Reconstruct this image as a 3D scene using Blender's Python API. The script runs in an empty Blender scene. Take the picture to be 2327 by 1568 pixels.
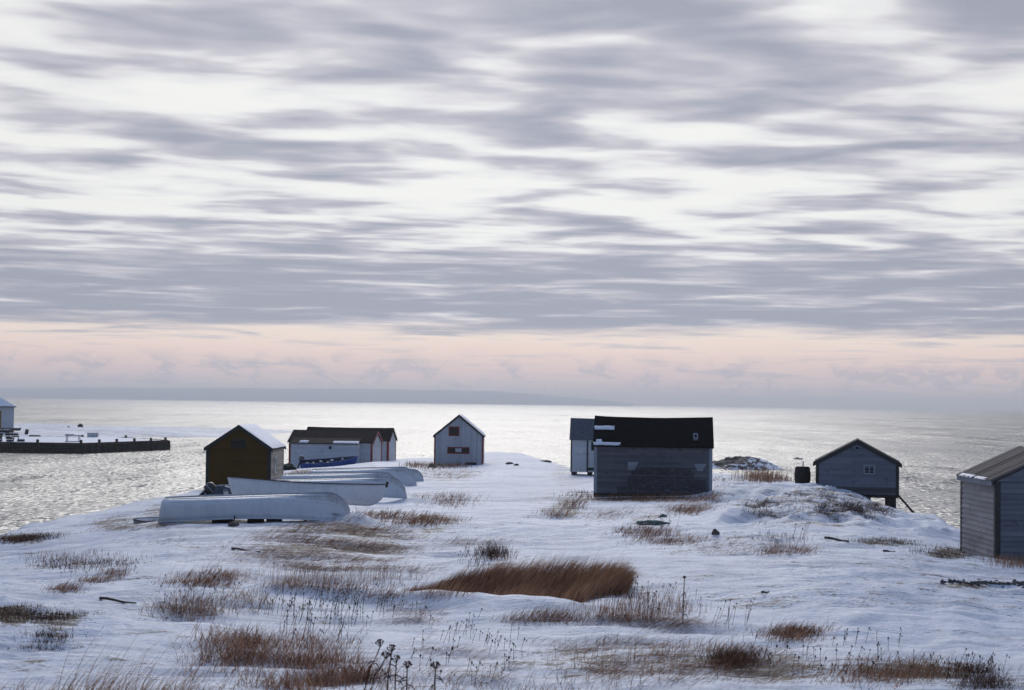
import bpy, bmesh, math, random
import numpy as np
from mathutils import Vector, Matrix

random.seed(7)
RNG = np.random.default_rng(11)
scene = bpy.context.scene
COL = scene.collection
R = math.radians

# ------------------------------------------------------------------ camera
FD = 3878.0                     # focal length in photo pixels (2327 wide)
CU, CV = 1163.5, 784.0
EYE = Vector((0, 0, 8.0))
PITCH, ROLL = R(1.95), 0.01332
_f = Vector((0, math.cos(PITCH), math.sin(PITCH)))
_u0 = Vector((0, -math.sin(PITCH), math.cos(PITCH)))
_x0 = Vector((1, 0, 0))
CR = math.cos(ROLL) * _x0 + math.sin(ROLL) * _u0
CUP = -math.sin(ROLL) * _x0 + math.cos(ROLL) * _u0

def P(u, v, Y):
    """World point at depth Y that the photograph shows at pixel (u, v)."""
    d = _f + CR * ((u - CU) / FD) - CUP * ((v - CV) / FD)
    return EYE + d * (Y / d.y)

def XZ(u, v, Y):
    p = P(u, v, Y)
    return p.x, p.z

cam_data = bpy.data.cameras.new('camera')
cam = bpy.data.objects.new('camera', cam_data)
COL.objects.link(cam)
cam_data.sensor_width = 36.0
cam_data.lens = 36.0 * FD / 2327.0
cam_data.clip_start = 0.5
cam_data.clip_end = 60000
m = Matrix((CR, CUP, -_f)).transposed().to_4x4()
m.translation = EYE
cam.matrix_world = m
scene.camera = cam
cam_data.dof.use_dof = True
cam_data.dof.focus_distance = 95
cam_data.dof.aperture_fstop = 3.2

scene.view_settings.view_transform = 'Standard'
scene.view_settings.look = 'None'
scene.view_settings.gamma = 1
scene.view_settings.exposure = 0
scene.render.engine = 'CYCLES'
scene.cycles.max_bounces = 6
scene.cycles.volume_bounces = 0
scene.cycles.use_denoising = True

# ------------------------------------------------------------------ object helpers
def tag(o, label=None, cat=None, group=None, kind=None):
    if label: o['label'] = label
    if cat: o['category'] = cat
    if group: o['group'] = group
    if kind: o['kind'] = kind
    return o

def empty(name, loc, rz=0.0, rx=0.0, ry=0.0):
    o = bpy.data.objects.new(name, None)
    COL.objects.link(o)
    o.location = loc
    o.rotation_euler = (rx, ry, rz)
    o.empty_display_size = 0.3
    return o

def mesh_obj(name, verts, faces, mat=None, parent=None, smooth=False, tone=None):
    me = bpy.data.meshes.new(name)
    me.from_pydata([tuple(v) for v in verts], [], faces)
    if smooth:
        me.polygons.foreach_set('use_smooth', [True] * len(me.polygons))
    if tone is not None:
        a = me.attributes.new('tone', 'FLOAT', 'FACE')
        a.data.foreach_set('value', np.asarray(tone, dtype=np.float32))
    me.update()
    o = bpy.data.objects.new(name, me)
    COL.objects.link(o)
    if mat: me.materials.append(mat)
    if parent: o.parent = parent
    return o

class MB:
    """Collects boxes, bars and tubes into one mesh."""
    def __init__(s): s.v, s.f, s.t = [], [], []
    def add(s, vs, fs, tone=0.5):
        n = len(s.v)
        s.v += [Vector(v) for v in vs]
        s.f += [tuple(i + n for i in f) for f in fs]
        s.t += [tone] * len(fs)
        return s
    def box(s, x0, y0, z0, x1, y1, z1, tone=0.5):
        vs = [(x0,y0,z0),(x1,y0,z0),(x1,y1,z0),(x0,y1,z0),(x0,y0,z1),(x1,y0,z1),(x1,y1,z1),(x0,y1,z1)]
        return s.add(vs, [(0,3,2,1),(4,5,6,7),(0,1,5,4),(1,2,6,5),(2,3,7,6),(3,0,4,7)], tone)
    def bar(s, a, b, w, h=None, up=(0,0,1), tone=0.5):
        a, b = Vector(a), Vector(b); h = h or w
        d = (b - a).normalized(); up = Vector(up)
        if abs(d.dot(up)) > .98: up = Vector((0, 1, 0))
        r = d.cross(up).normalized(); q = r.cross(d)
        vs = []
        for p in (a, b):
            for sx, sz in ((-1,-1),(1,-1),(1,1),(-1,1)):
                vs.append(p + r * (sx * w / 2) + q * (sz * h / 2))
        return s.add(vs, [(3,2,1,0),(4,5,6,7),(0,1,5,4),(1,2,6,5),(2,3,7,6),(3,0,4,7)], tone)
    def tube(s, pts, rad, n=6, tone=0.5):
        pts = [Vector(p) for p in pts]
        rad = rad if isinstance(rad, (list, tuple)) else [rad] * len(pts)
        vs, fs = [], []
        for i, p in enumerate(pts):
            d = (pts[min(i+1, len(pts)-1)] - pts[max(i-1, 0)]).normalized()
            up = Vector((0,0,1)) if abs(d.z) < .95 else Vector((1,0,0))
            r = d.cross(up).normalized(); q = r.cross(d)
            for k in range(n):
                a = 2 * math.pi * k / n
                vs.append(p + (r * math.cos(a) + q * math.sin(a)) * rad[i])
        for i in range(len(pts) - 1):
            for k in range(n):
                k2 = (k + 1) % n
                fs.append((i*n+k, i*n+k2, (i+1)*n+k2, (i+1)*n+k))
        fs.append(tuple(range(n))[::-1]); fs.append(tuple((len(pts)-1)*n + k for k in range(n)))
        return s.add(vs, fs, tone)
    def lathe(s, prof, n=20, c=(0,0,0), tone=0.5):
        vs, fs = [], []
        for r, z in prof:
            for k in range(n):
                a = 2 * math.pi * k / n
                vs.append((c[0] + r*math.cos(a), c[1] + r*math.sin(a), c[2] + z))
        for i in range(len(prof) - 1):
            for k in range(n):
                k2 = (k+1) % n
                fs.append((i*n+k, i*n+k2, (i+1)*n+k2, (i+1)*n+k))
        fs.append(tuple(range(n))[::-1]); fs.append(tuple((len(prof)-1)*n+k for k in range(n)))
        return s.add(vs, fs, tone)
    def build(s, name, mat=None, parent=None, smooth=False):
        return mesh_obj(name, s.v, s.f, mat, parent, smooth, s.t)

def big_mesh(name, verts, tris, mat, smooth=False, attrs=None):
    """numpy arrays straight into a mesh; tris is (n,3) or (n,4)."""
    me = bpy.data.meshes.new(name)
    k = tris.shape[1]
    me.vertices.add(len(verts)); me.vertices.foreach_set('co', verts.astype(np.float32).ravel())
    me.loops.add(tris.size); me.loops.foreach_set('vertex_index', tris.astype(np.int32).ravel())
    me.polygons.add(len(tris))
    me.polygons.foreach_set('loop_start', (np.arange(len(tris)) * k).astype(np.int32))
    if smooth: me.polygons.foreach_set('use_smooth', np.ones(len(tris), dtype=bool))
    for an, (dom, arr) in (attrs or {}).items():
        a = me.attributes.new(an, 'FLOAT', dom); a.data.foreach_set('value', arr.astype(np.float32))
    me.update(calc_edges=True); me.validate()
    o = bpy.data.objects.new(name, me); COL.objects.link(o)
    if mat: me.materials.append(mat)
    return o

# ------------------------------------------------------------------ node helpers
class NT:
    def __init__(s, tree): s.t = tree; s.n = tree.nodes; s.l = tree.links
    def new(s, typ, **kw):
        n = s.n.new(typ)
        for k, v in kw.items(): setattr(n, k, v)
        return n
    def val(s, node, key, v):
        if isinstance(v, bpy.types.NodeSocket): s.l.new(v, node.inputs[key])
        else: node.inputs[key].default_value = v
    def math(s, op, a, b=0.0, c=0.0, clamp=False):
        n = s.new('ShaderNodeMath', operation=op, use_clamp=clamp)
        s.val(n, 0, a); s.val(n, 1, b); s.val(n, 2, c)
        return n.outputs[0]
    def mix(s, f, a, b, blend='MIX'):
        n = s.new('ShaderNodeMix', data_type='RGBA', blend_type=blend)
        s.val(n, 0, f)
        for k, v in ((6, a), (7, b)):
            if not isinstance(v, bpy.types.NodeSocket): v = (*v[:3], 1)
            s.val(n, k, v)
        return n.outputs[2]
    def noise(s, vec, scale, detail=4, rough=.5, dist=0.0, lac=2.0):
        n = s.new('ShaderNodeTexNoise')
        if vec is not None: s.l.new(vec, n.inputs['Vector'])
        n.inputs['Scale'].default_value = scale; n.inputs['Detail'].default_value = detail
        n.inputs['Roughness'].default_value = rough; n.inputs['Distortion'].default_value = dist
        n.inputs['Lacunarity'].default_value = lac
        return n.outputs['Fac']
    def ramp(s, f, stops, interp='LINEAR'):
        n = s.new('ShaderNodeValToRGB'); s.val(n, 0, f)
        cr = n.color_ramp; cr.interpolation = interp
        while len(cr.elements) < len(stops): cr.elements.new(1)
        for e, (p, c) in zip(cr.elements, stops):
            e.position = p
            e.color = (c, c, c, 1) if isinstance(c, (int, float)) else (*c[:3], 1)
        return n.outputs[0]
    def mapr(s, v, a, b, c=0.0, d=1.0, smooth=True):
        n = s.new('ShaderNodeMapRange', interpolation_type='SMOOTHSTEP' if smooth else 'LINEAR')
        s.val(n, 0, v); s.val(n, 1, a); s.val(n, 2, b); s.val(n, 3, c); s.val(n, 4, d)
        return n.outputs[0]
    def scale(s, vec, xyz):
        n = s.new('ShaderNodeVectorMath', operation='MULTIPLY')
        s.l.new(vec, n.inputs[0]); n.inputs[1].default_value = xyz
        return n.outputs[0]
    def obj(s): return s.new('ShaderNodeTexCoord').outputs['Object']
    def attr(s, name):
        return s.new('ShaderNodeAttribute', attribute_name=name).outputs['Fac']
    def bump(s, h, strength, dist=1.0, normal=None):
        n = s.new('ShaderNodeBump'); s.val(n, 'Height', h)
        n.inputs['Strength'].default_value = strength; n.inputs['Distance'].default_value = dist
        if normal is not None: s.l.new(normal, n.inputs['Normal'])
        return n.outputs[0]

def new_mat(name):
    mt = bpy.data.materials.new(name); mt.use_nodes = True
    t = NT(mt.node_tree)
    return mt, t, mt.node_tree.nodes['Principled BSDF']

def srgb(r, g, b):
    f = lambda c: (c/255/12.92) if c/255 <= .04045 else ((c/255+.055)/1.055)**2.4
    return (f(r), f(g), f(b))

# ------------------------------------------------------------------ sky
SUN_EL, SUN_AZ = R(26), R(-1)        # azimuth measured from +Y towards +X
WS = 0.1                              # world strength
def build_world():
    w = bpy.data.worlds.new('World'); scene.world = w; w.use_nodes = True
    t = NT(w.node_tree)
    bg = w.node_tree.nodes['Background']; bg.inputs['Strength'].default_value = WS
    sky = t.new('ShaderNodeTexSky', sky_type='NISHITA', sun_disc=False)
    sky.sun_elevation = SUN_EL
    sky.sun_rotation = SUN_AZ
    sky.altitude = 10; sky.air_density = 1.0; sky.dust_density = .6; sky.ozone_density = 1.2
    gen = t.new('ShaderNodeTexCoord').outputs['Generated']
    sep = t.new('ShaderNodeSeparateXYZ'); t.l.new(gen, sep.inputs[0])
    x, y, z = sep.outputs
    zc = t.math('MAXIMUM', z, 0.0)
    zz = t.math('ADD', zc, 0.012)
    px = t.math('DIVIDE', x, zz); py = t.math('DIVIDE', y, zz)
    cmb = t.new('ShaderNodeCombineXYZ'); t.l.new(px, cmb.inputs[0]); t.l.new(py, cmb.inputs[1])
    p = cmb.outputs[0]
    # cloud deck as seen from below, laid out on a level plane
    pr = t.new('ShaderNodeVectorRotate', rotation_type='Z_AXIS'); t.l.new(p, pr.inputs[0]); pr.inputs['Angle'].default_value = R(-17)
    pa = t.scale(pr.outputs[0], (.92, 1.12, 1.0))
    off = t.new('ShaderNodeVectorMath', operation='ADD'); t.l.new(pa, off.inputs[0]); off.inputs[1].default_value = (3.1, 7.7, 0)
    pa = off.outputs[0]
    n1 = t.noise(pa, 1.8, 3, .42, .35)
    n2 = t.noise(pa, 5.2, 3, .45, .4)
    n3 = t.noise(t.scale(pa, (1, 1, 1)), .55, 2, .5)
    n = t.math('ADD', t.math('MULTIPLY', n1, .84), t.math('MULTIPLY', n2, .16))
    # far part of the deck, too foreshortened for separate cloudlets: streaks in azimuth / elevation
    az = t.math('ARCTAN2', x, y)
    c2 = t.new('ShaderNodeCombineXYZ'); t.l.new(az, c2.inputs[0]); t.l.new(zc, c2.inputs[1])
    s1 = t.noise(t.scale(c2.outputs[0], (11, 170, 1)), 1.0, 6, .6, .35)
    s2 = t.noise(t.scale(c2.outputs[0], (42, 78, 1)), 1.0, 5, .58, .15)
    cb = t.new('ShaderNodeVectorMath', operation='ADD'); t.l.new(c2.outputs[0], cb.inputs[0]); cb.inputs[1].default_value = (.0015, .0016, 0)
    s2b = t.noise(t.scale(cb.outputs[0], (42, 78, 1)), 1.0, 5, .58, .15)
    # bias of cover with elevation
    bias = t.ramp(t.math('MULTIPLY', zc, 4.0), [
        (0.0, .66), (4*.040, .66), (4*.052, .69), (4*.078, .64), (4*.096, .53), (4*.125, .45), (4*.15, .53), (4*.20, .565), (4*.235, .55), (1, .55)], 'EASE')
    farmix = t.mapr(zc, .06, .105)
    nn = t.mix(farmix, s1, n)
    dens = t.math('ADD', nn, t.math('SUBTRACT', bias, .5))
    dens = t.math('ADD', dens, t.math('MULTIPLY', t.math('SUBTRACT', n3, .5), .25))
    # thin cloud is bright, thick cloud grey
    k = 1.0 / WS
    c = lambda r, g, b: tuple(q * k for q in srgb(r, g, b))
    def cr(stops):
        return t.ramp(dens, stops, 'EASE')
    tone = t.mapr(dens, .355, .72)
    cloud = t.ramp(tone, [(0, tuple(q/10*1.0 for q in c(242, 243, 240))), (.3, tuple(q/10 for q in c(226, 226, 229))), (.55, tuple(q/10 for q in c(200, 199, 208))), (1, tuple(q/10 for q in c(161, 165, 180)))])
    sc = t.new('ShaderNodeVectorMath', operation='SCALE'); t.l.new(cloud, sc.inputs[0]); sc.inputs['Scale'].default_value = 10
    cloud = sc.outputs[0]
    # clear band below the deck's far edge
    e = t.math('ADD', zc, t.math('MULTIPLY', t.math('SUBTRACT', s1, .5), .020))
    low = t.ramp(t.math('MULTIPLY', e, 10.0), [
        (0.0, tuple(q/10 for q in c(200, 192, 198))), (.08, tuple(q/10 for q in c(210, 196, 200))), (.18, tuple(q/10 for q in c(229, 206, 204))),
        (.30, tuple(q/10 for q in c(245, 221, 210))), (.40, tuple(q/10 for q in c(247, 230, 218))), (.5, tuple(q/10 for q in c(200, 194, 204))), (1, tuple(q/10 for q in c(175, 175, 190)))])
    sc2 = t.new('ShaderNodeVectorMath', operation='SCALE'); t.l.new(low, sc2.inputs[0]); sc2.inputs['Scale'].default_value = 10
    low = sc2.outputs[0]
    # grey streaks and a row of small cumulus in that band
    st = t.mapr(s1, .50, .68)
    low = t.mix(t.math('MULTIPLY', st, .7), low, c(180, 180, 194))
    puffwin = t.math('MULTIPLY', t.mapr(zc, .004, .012), t.mapr(zc, .032, .018))
    puff = t.math('MULTIPLY', t.mapr(s2, .49, .575), puffwin)
    low = t.mix(t.math('MULTIPLY', puff, .55), low, c(172, 174, 190))
    lit = t.math('MULTIPLY', t.mapr(t.math('SUBTRACT', s2, s2b), .015, .06), puff)
    low = t.mix(t.math('MULTIPLY', lit, .55), low, c(240, 216, 208))
    edge = t.mapr(e, .037, .050)
    front = t.mix(edge, low, cloud)
    # brighter towards the sun behind the cloud
    dx = t.math('ABSOLUTE', az)
    glow = t.mapr(dx, .0, .9, 1.06, .86)
    hi = t.mapr(zc, .25, .5, 1.0, .8)
    gl = t.math('MULTIPLY', glow, hi)
    sc3 = t.new('ShaderNodeVectorMath', operation='SCALE'); t.l.new(front, sc3.inputs[0]); t.l.new(gl, sc3.inputs['Scale'])
    front = sc3.outputs[0]
    # open blue sky behind the camera
    back = t.mapr(y, .25, -.25)
    top = t.mapr(z, .35, .8)
    rear = t.math('MULTIPLY', t.math('MAXIMUM', back, top), .85)
    lev = t.math('ADD', .30, t.math('MULTIPLY', top, 1.55))
    tint = t.new('ShaderNodeVectorMath', operation='MULTIPLY'); t.l.new(sky.outputs[0], tint.inputs[0]); tint.inputs[1].default_value = (.86, 1.0, 1.22)
    sk = t.new('ShaderNodeVectorMath', operation='SCALE'); t.l.new(tint.outputs[0], sk.inputs[0]); t.l.new(lev, sk.inputs['Scale'])
    out = t.mix(rear, front, sk.outputs[0])
    t.l.new(out, bg.inputs['Color'])
build_world()

sun = bpy.data.lights.new('sun', 'SUN'); sun.energy = 1.05; sun.angle = R(29); sun.color = (1, .965, .92)
so = bpy.data.objects.new('sun', sun); COL.objects.link(so)
sd = Vector((math.sin(SUN_AZ) * math.cos(SUN_EL), math.cos(SUN_AZ) * math.cos(SUN_EL), math.sin(SUN_EL)))
so.rotation_euler = sd.to_track_quat('Z', 'Y').to_euler()
so.location = (0, 60, 60)

# ------------------------------------------------------------------ noise
def _hash(ix, iy, seed):
    h = np.sin(ix * 127.1 + iy * 311.7 + seed * 74.7) * 43758.5453
    return h - np.floor(h)
def vnoise(x, y, seed=0):
    ix, iy = np.floor(x), np.floor(y); fx, fy = x - ix, y - iy
    fx = fx*fx*fx*(fx*(fx*6-15)+10); fy = fy*fy*fy*(fy*(fy*6-15)+10)
    a, b = _hash(ix, iy, seed), _hash(ix+1, iy, seed)
    c, d = _hash(ix, iy+1, seed), _hash(ix+1, iy+1, seed)
    return a + (b-a)*fx + (c-a)*fy + (a-b-c+d)*fx*fy
def fbm(x, y, seed=0, oct=4, g=.5):
    s = 0; a = 1; tot = 0
    for i in range(oct):
        s = s + a * vnoise(x, y, seed + i * 13); tot += a
        x, y, a = x*2.03 + 5.2, y*2.03 + 1.7, a*g
    return s / tot
def sstep(a, b, x):
    t = np.clip((x - a) / (b - a), 0, 1); return t*t*(3-2*t)

# ------------------------------------------------------------------ terrain
COLS = {   # photo column: (photo row, depth in metres) from near to the crest
 -900: [(1568,21),(1450,30),(1340,42),(1290,56)],
 -300: [(1568,22),(1450,29.5),(1320,44),(1255,62)],
 0:    [(1568,22),(1450,29),(1300,44),(1222,64)],
 200:  [(1568,22.5),(1450,29),(1300,43),(1225,57),(1172,76)],
 400:  [(1568,23),(1440,30),(1310,41),(1225,53),(1189,61),(1127,89)],
 500:  [(1568,23),(1440,30),(1310,41),(1225,53),(1189,61),(1130,88),(1109,101)],
 640:  [(1568,23.5),(1440,30.5),(1310,41.5),(1225,53),(1189,61),(1125,88),(1085,118),(1066,148),(1054,166)],
 760:  [(1568,24),(1440,31),(1310,42),(1225,53),(1189,61),(1125,88),(1090,112),(1062,140),(1052,166)],
 860:  [(1568,24),(1440,31),(1385,35),(1310,42),(1200,60),(1130,85),(1095,105),(1050,134),(1046,166)],
 1000: [(1568,24),(1440,31),(1385,34.8),(1310,42),(1200,60),(1130,85),(1095,106),(1063,142),(1040,172)],
 1110: [(1568,24),(1440,31.5),(1388,34.3),(1300,42),(1200,60),(1130,85),(1095,106),(1060,145),(1027,176)],
 1190: [(1568,24),(1440,31.5),(1390,34),(1300,41.5),(1200,59),(1130,85),(1095,108),(1060,138),(1031,172)],
 1290: [(1568,24),(1440,31.5),(1390,34),(1300,41),(1215,56),(1130,85),(1095,106),(1075,124),(1062,150)],
 1400: [(1568,24),(1440,31),(1300,41),(1220,54),(1128,85),(1092,106),(1078,124)],
 1480: [(1568,24),(1440,31),(1300,41),(1220,54),(1128,84),(1090,106)],
 1620: [(1568,24),(1440,31),(1300,41),(1205,57),(1130,82),(1075,112)],
 1720: [(1568,24),(1440,31),(1300,41),(1200,58),(1130,81),(1084,106)],
 1800: [(1568,24),(1440,31),(1300,41),(1200,58),(1135,79),(1096,100)],
 1860: [(1568,24),(1440,31),(1300,41),(1200,58),(1140,77),(1102,96)],
 1960: [(1568,24),(1440,31),(1300,41.5),(1215,56),(1164,74),(1122,92)],
 2035: [(1568,24),(1440,31.5),(1300,42),(1240,52),(1186,72),(1153,87)],
 2110: [(1568,24),(1440,32),(1300,43),(1250,51),(1178,78)],
 2185: [(1568,24),(1440,32),(1300,44),(1253,53.5),(1224,66)],
 2265: [(1568,24),(1440,33),(1330,42),(1283,49.2),(1262,60)],
 2400: [(1568,24),(1440,33),(1330,42),(1298,49),(1285,60)],
 3200: [(1568,23),(1440,32),(1330,42),(1310,60)],
}
LY0, LY1, NLY = math.log(1.5), math.log(260), 360
LYG = np.linspace(LY0, LY1, NLY)
UG = np.linspace(-1500, 3900, 541)
def _table():
    us = sorted(COLS); tab = []; crest = []
    for u in us:
        pts = COLS[u]
        Y = [2.0, 5, 10, 17] + [p[1] for p in pts]
        Z = [6.4, 6.1, 5.35, 4.62] + [P(u, p[0], p[1]).z for p in pts]
        tab.append(np.interp(LYG, np.log(Y), Z)); crest.append(pts[-1][1])
    tab = np.array(tab)
    out = np.empty((len(UG), NLY))
    for j in range(NLY): out[:, j] = np.interp(UG, us, tab[:, j])
    ker = np.exp(-np.linspace(-2, 2, 15)**2); ker /= ker.sum()
    pad = np.pad(out, ((0,0),(7,7)), mode='edge')
    out = np.apply_along_axis(lambda r: np.convolve(r, ker, 'valid'), 1, pad)
    ker2 = np.exp(-np.linspace(-2, 2, 5)**2); ker2 /= ker2.sum()
    pad = np.pad(out, ((2,2),(0,0)), mode='edge')
    out = np.apply_along_axis(lambda r: np.convolve(r, ker2, 'valid'), 0, pad)
    cr = np.interp(UG, us, crest)
    return out, cr
LTAB, CREST = _table()

DRIFTS = [(-5.35, 60.6, .7, .9, .34), (-4.3, 78, .9, .9, .32), (-4.7, 95, .8, 1, .2), (2.4, 82.6, 1.6, 1.0, .12), (9.9, 82.2, .8, .9, .18), (14.6, 49.2, 1.2, .7, .10), (20.4, 89.5, 2.0, 4.0, -.75), (21.5, 84.5, 2.5, 3.0, -.35)]

def _lookup(u, ly):
    fi = np.clip((u - UG[0]) / (UG[1]-UG[0]), 0, len(UG)-1.001); i = fi.astype(int); a = fi - i
    fj = np.clip((ly - LY0) / (LYG[1]-LYG[0]), 0, NLY-1.001); j = fj.astype(int); b = fj - j
    T = LTAB
    return (T[i,j]*(1-a)*(1-b) + T[i+1,j]*a*(1-b) + T[i,j+1]*(1-a)*b + T[i+1,j+1]*a*b)

def height(x, y, detail=True):
    x = np.asarray(x, float); y = np.maximum(np.asarray(y, float), 1.5)
    u = CU + x / y * FD
    yc = np.interp(u, UG, CREST) * (1 + .05*(fbm(u/38., u*0+.5, 83, 3) - .5))
    yy = np.minimum(y, yc)
    z = _lookup(u, np.log(yy))
    t = np.maximum(y - yc, 0)
    z = z - 0.02 * t**1.75 - 0.035 * t
    z = np.maximum(z, -2.5)
    if detail:
        near = 1 - sstep(55, 95, y)
        # wind drifts running left to right
        r = fbm(x/3.4 + .25*y, y/1.35, 3, 3)
        d1 = (1 - np.abs(2*r - 1))
        z = z + (d1 - .6) * .15 * (.30 + .70*near)
        z = z + (fbm(x/9, y/5, 21, 3) - .5) * .42 * (.35 + .65*near)
        z = z + (fbm(x/.9, y/.35, 41, 3) - .5) * .10 * (.25 + .75*near)
        sc = 1 - np.abs(2*fbm(x/1.9 + .3*y, y/.62, 57, 3) - 1)
        z = z + (sc - .6) * .15 * sstep(.42, .6, fbm(x/11, y/8, 63, 2)) * (.5 + .5*near)
        # the long drift in front of the big grass clump, hollow behind it
        v_r = np.interp(u, [560, 640, 800, 1000, 1150, 1300, 1450], [37.2, 37.0, 36.4, 35.4, 34.6, 34.2, 34.2])
        wgt = sstep(540, 640, u) * (1 - sstep(1250, 1400, u))
        z = z + wgt * (.26*np.exp(-((y - v_r + .35)/.75)**2) - .30*np.exp(-((y - v_r - 2.0)/1.3)**2))
        bank = sstep(1560, 1660, u) * sstep(56, 64, y) * (1 - sstep(92, 100, y))
        rb = 1 - np.abs(2*fbm(x/2.6 - .12*y, y/3.6, 71, 3) - 1)
        z = z + bank * (rb - .62) * .75
        for (dx, dy, rx, ry, dh) in DRIFTS:
            z = z + dh * np.exp(-((x-dx)/rx)**2 - ((y-dy)/ry)**2)
    return z

def build_ground(mat):
    us = np.concatenate([np.arange(-1500, -100, 28), np.arange(-100, 2430, 4.2), np.arange(2430, 3900, 28)])
    ys = np.exp(np.linspace(math.log(2.0), math.log(235), 800))
    U, Y = np.meshgrid(us, ys, indexing='ij')
    X = (U - CU) / FD * Y
    Z = height(X, Y)
    nu, ny = U.shape
    V = np.stack([X, Y, Z], -1).reshape(-1, 3)
    idx = np.arange(nu*ny).reshape(nu, ny)
    q = np.stack([idx[:-1,:-1], idx[1:,:-1], idx[1:,1:], idx[:-1,1:]], -1).reshape(-1, 4)
    zq = V[q][:, :, 2].max(1)
    q = q[zq > -2.4]
    bare = np.zeros(len(V))
    for (u0, v0, u1, v1, s) in BARE:
        pu, pv = proj(V)
        e = ((pu-(u0+u1)/2)/((u1-u0)/2))**2 + ((pv-(v0+v1)/2)/((v1-v0)/2))**2
        bare = np.maximum(bare, s*(1 - sstep(.2, 1.3, e)))
    o = big_mesh('snow_ground', V, q, mat, True, {'bare': ('POINT', bare)})
    o['kind'] = 'structure'
    return o

def proj(V):
    d = np.asarray(V) - np.array(EYE)
    w = d @ np.array(_f); 
    return CU + FD * (d @ np.array(CR)) / w, CV - FD * (d @ np.array(CUP)) / w

# visible-ground lookup: photo pixel -> point on the snow
_gu = np.arange(-150, 2480, 6.0); _gy = np.exp(np.linspace(math.log(12), math.log(185), 900))
_GX = (_gu[:, None] - CU) / FD * _gy[None, :]
_GY = np.broadcast_to(_gy[None, :], _GX.shape)
_GZ = height(_GX, _GY)
_gpu, _gpv = proj(np.stack([_GX, _GY, _GZ], -1))
_env = np.minimum.accumulate(_gpv, axis=1)
def ground_at(u, v):
    """Point of the snow that pixel (u, v) looks at; None above the crest."""
    # roll shifts columns slightly: solve for the column whose projection is u
    uu = u
    for _ in range(2):
        i = int(np.clip(round((uu - _gu[0]) / 6.0), 0, len(_gu)-1))
        j = int(np.searchsorted(-_env[i], -v))
        if j >= len(_gy): return None
        uu = uu + (u - _gpu[i, j])
    y = _gy[j]; x = (uu - CU) / FD * y
    return Vector((x, y, float(height(np.array([x]), np.array([y]))[0])))
def gz(x, y): return float(height(np.array([x]), np.array([y]))[0])

BARE = [(-20,1372,75,1425,1.0),(60,1390,200,1432,.75),(-10,1214,118,1238,.9),(120,1440,150,1458,.5),(2100,1243,2215,1272,.8),
        (1940,1224,2085,1242,.5),(2130,1322,2340,1338,.7),(548,1180,950,1305,.42),(1136,1440,1760,1560,.28),(600,1350,900,1420,.1),(200,1172,330,1206,.45),
        (1430,1164,1520,1200,.5),(1330,1128,1620,1142,.75),(1245,1133,1321,1180,.5),(1640,1100,2060,1210,.38),(1395,1195,1760,1265,.32),(320,1140,420,1200,.4),(920,1050,1100,1100,.35),(930,1165,1050,1215,.4),(1250,1040,1330,1120,.3),(650,1066,720,1088,.6),(1940,1500,2280,1568,.3),(1600,1470,1850,1568,.35)]

def snow_mat():
    mt, t, b = new_mat('snow')
    o = t.obj()
    wind = t.scale(o, (.55, 1.7, 1.0))
    a = t.noise(wind, 2.2, 5, .6, .4)
    fine = t.noise(t.scale(o, (1, 2.6, 1)), 9, 4, .65)
    big = t.noise(t.scale(o, (.35, 1, 1)), .35, 3, .5)
    bare = t.attr('bare')
    # fresh drift over older grey crust, in wind-blown streaks; tones widened to paint in relief shade
    crust = t.noise(t.scale(o, (.30, 1.25, 1)), 1.1, 6, .62, .6)
    patchy = t.noise(t.scale(o, (.5, .9, 1)), .13, 3, .5)
    cm = t.mapr(t.math('ADD', t.math('MULTIPLY', crust, .7), t.math('MULTIPLY', patchy, .3)), .46, .60)
    col = t.mix(cm, (.93, .93, .95), (.54, .58, .66))
    col = t.mix(t.math('MULTIPLY', t.mapr(fine, .45, .65), .45), col, (.46, .49, .57))
    gm = t.math('ADD', t.math('MULTIPLY', fine, .45), t.math('MULTIPLY', a, .55))
    thr = t.math('SUBTRACT', .592, t.math('MULTIPLY', bare, .22))
    thr = t.math('SUBTRACT', thr, t.math('MULTIPLY', t.math('SUBTRACT', big, .5), .34))
    mask = t.mapr(gm, t.math('SUBTRACT', thr, .015), t.math('ADD', thr, .04))
    earth = t.mix(t.noise(o, 14, 3), (.035, .026, .020), (.13, .085, .06))
    col = t.mix(mask, col, earth)
    t.l.new(col, b.inputs['Base Color'])
    b.inputs['Roughness'].default_value = .55
    b.inputs['Specular IOR Level'].default_value = .35
    h = t.math('ADD', t.math('MULTIPLY', a, .6), t.math('MULTIPLY', fine, .35))
    t.l.new(t.bump(h, .8, .16), b.inputs['Normal'])
    return mt

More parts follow.
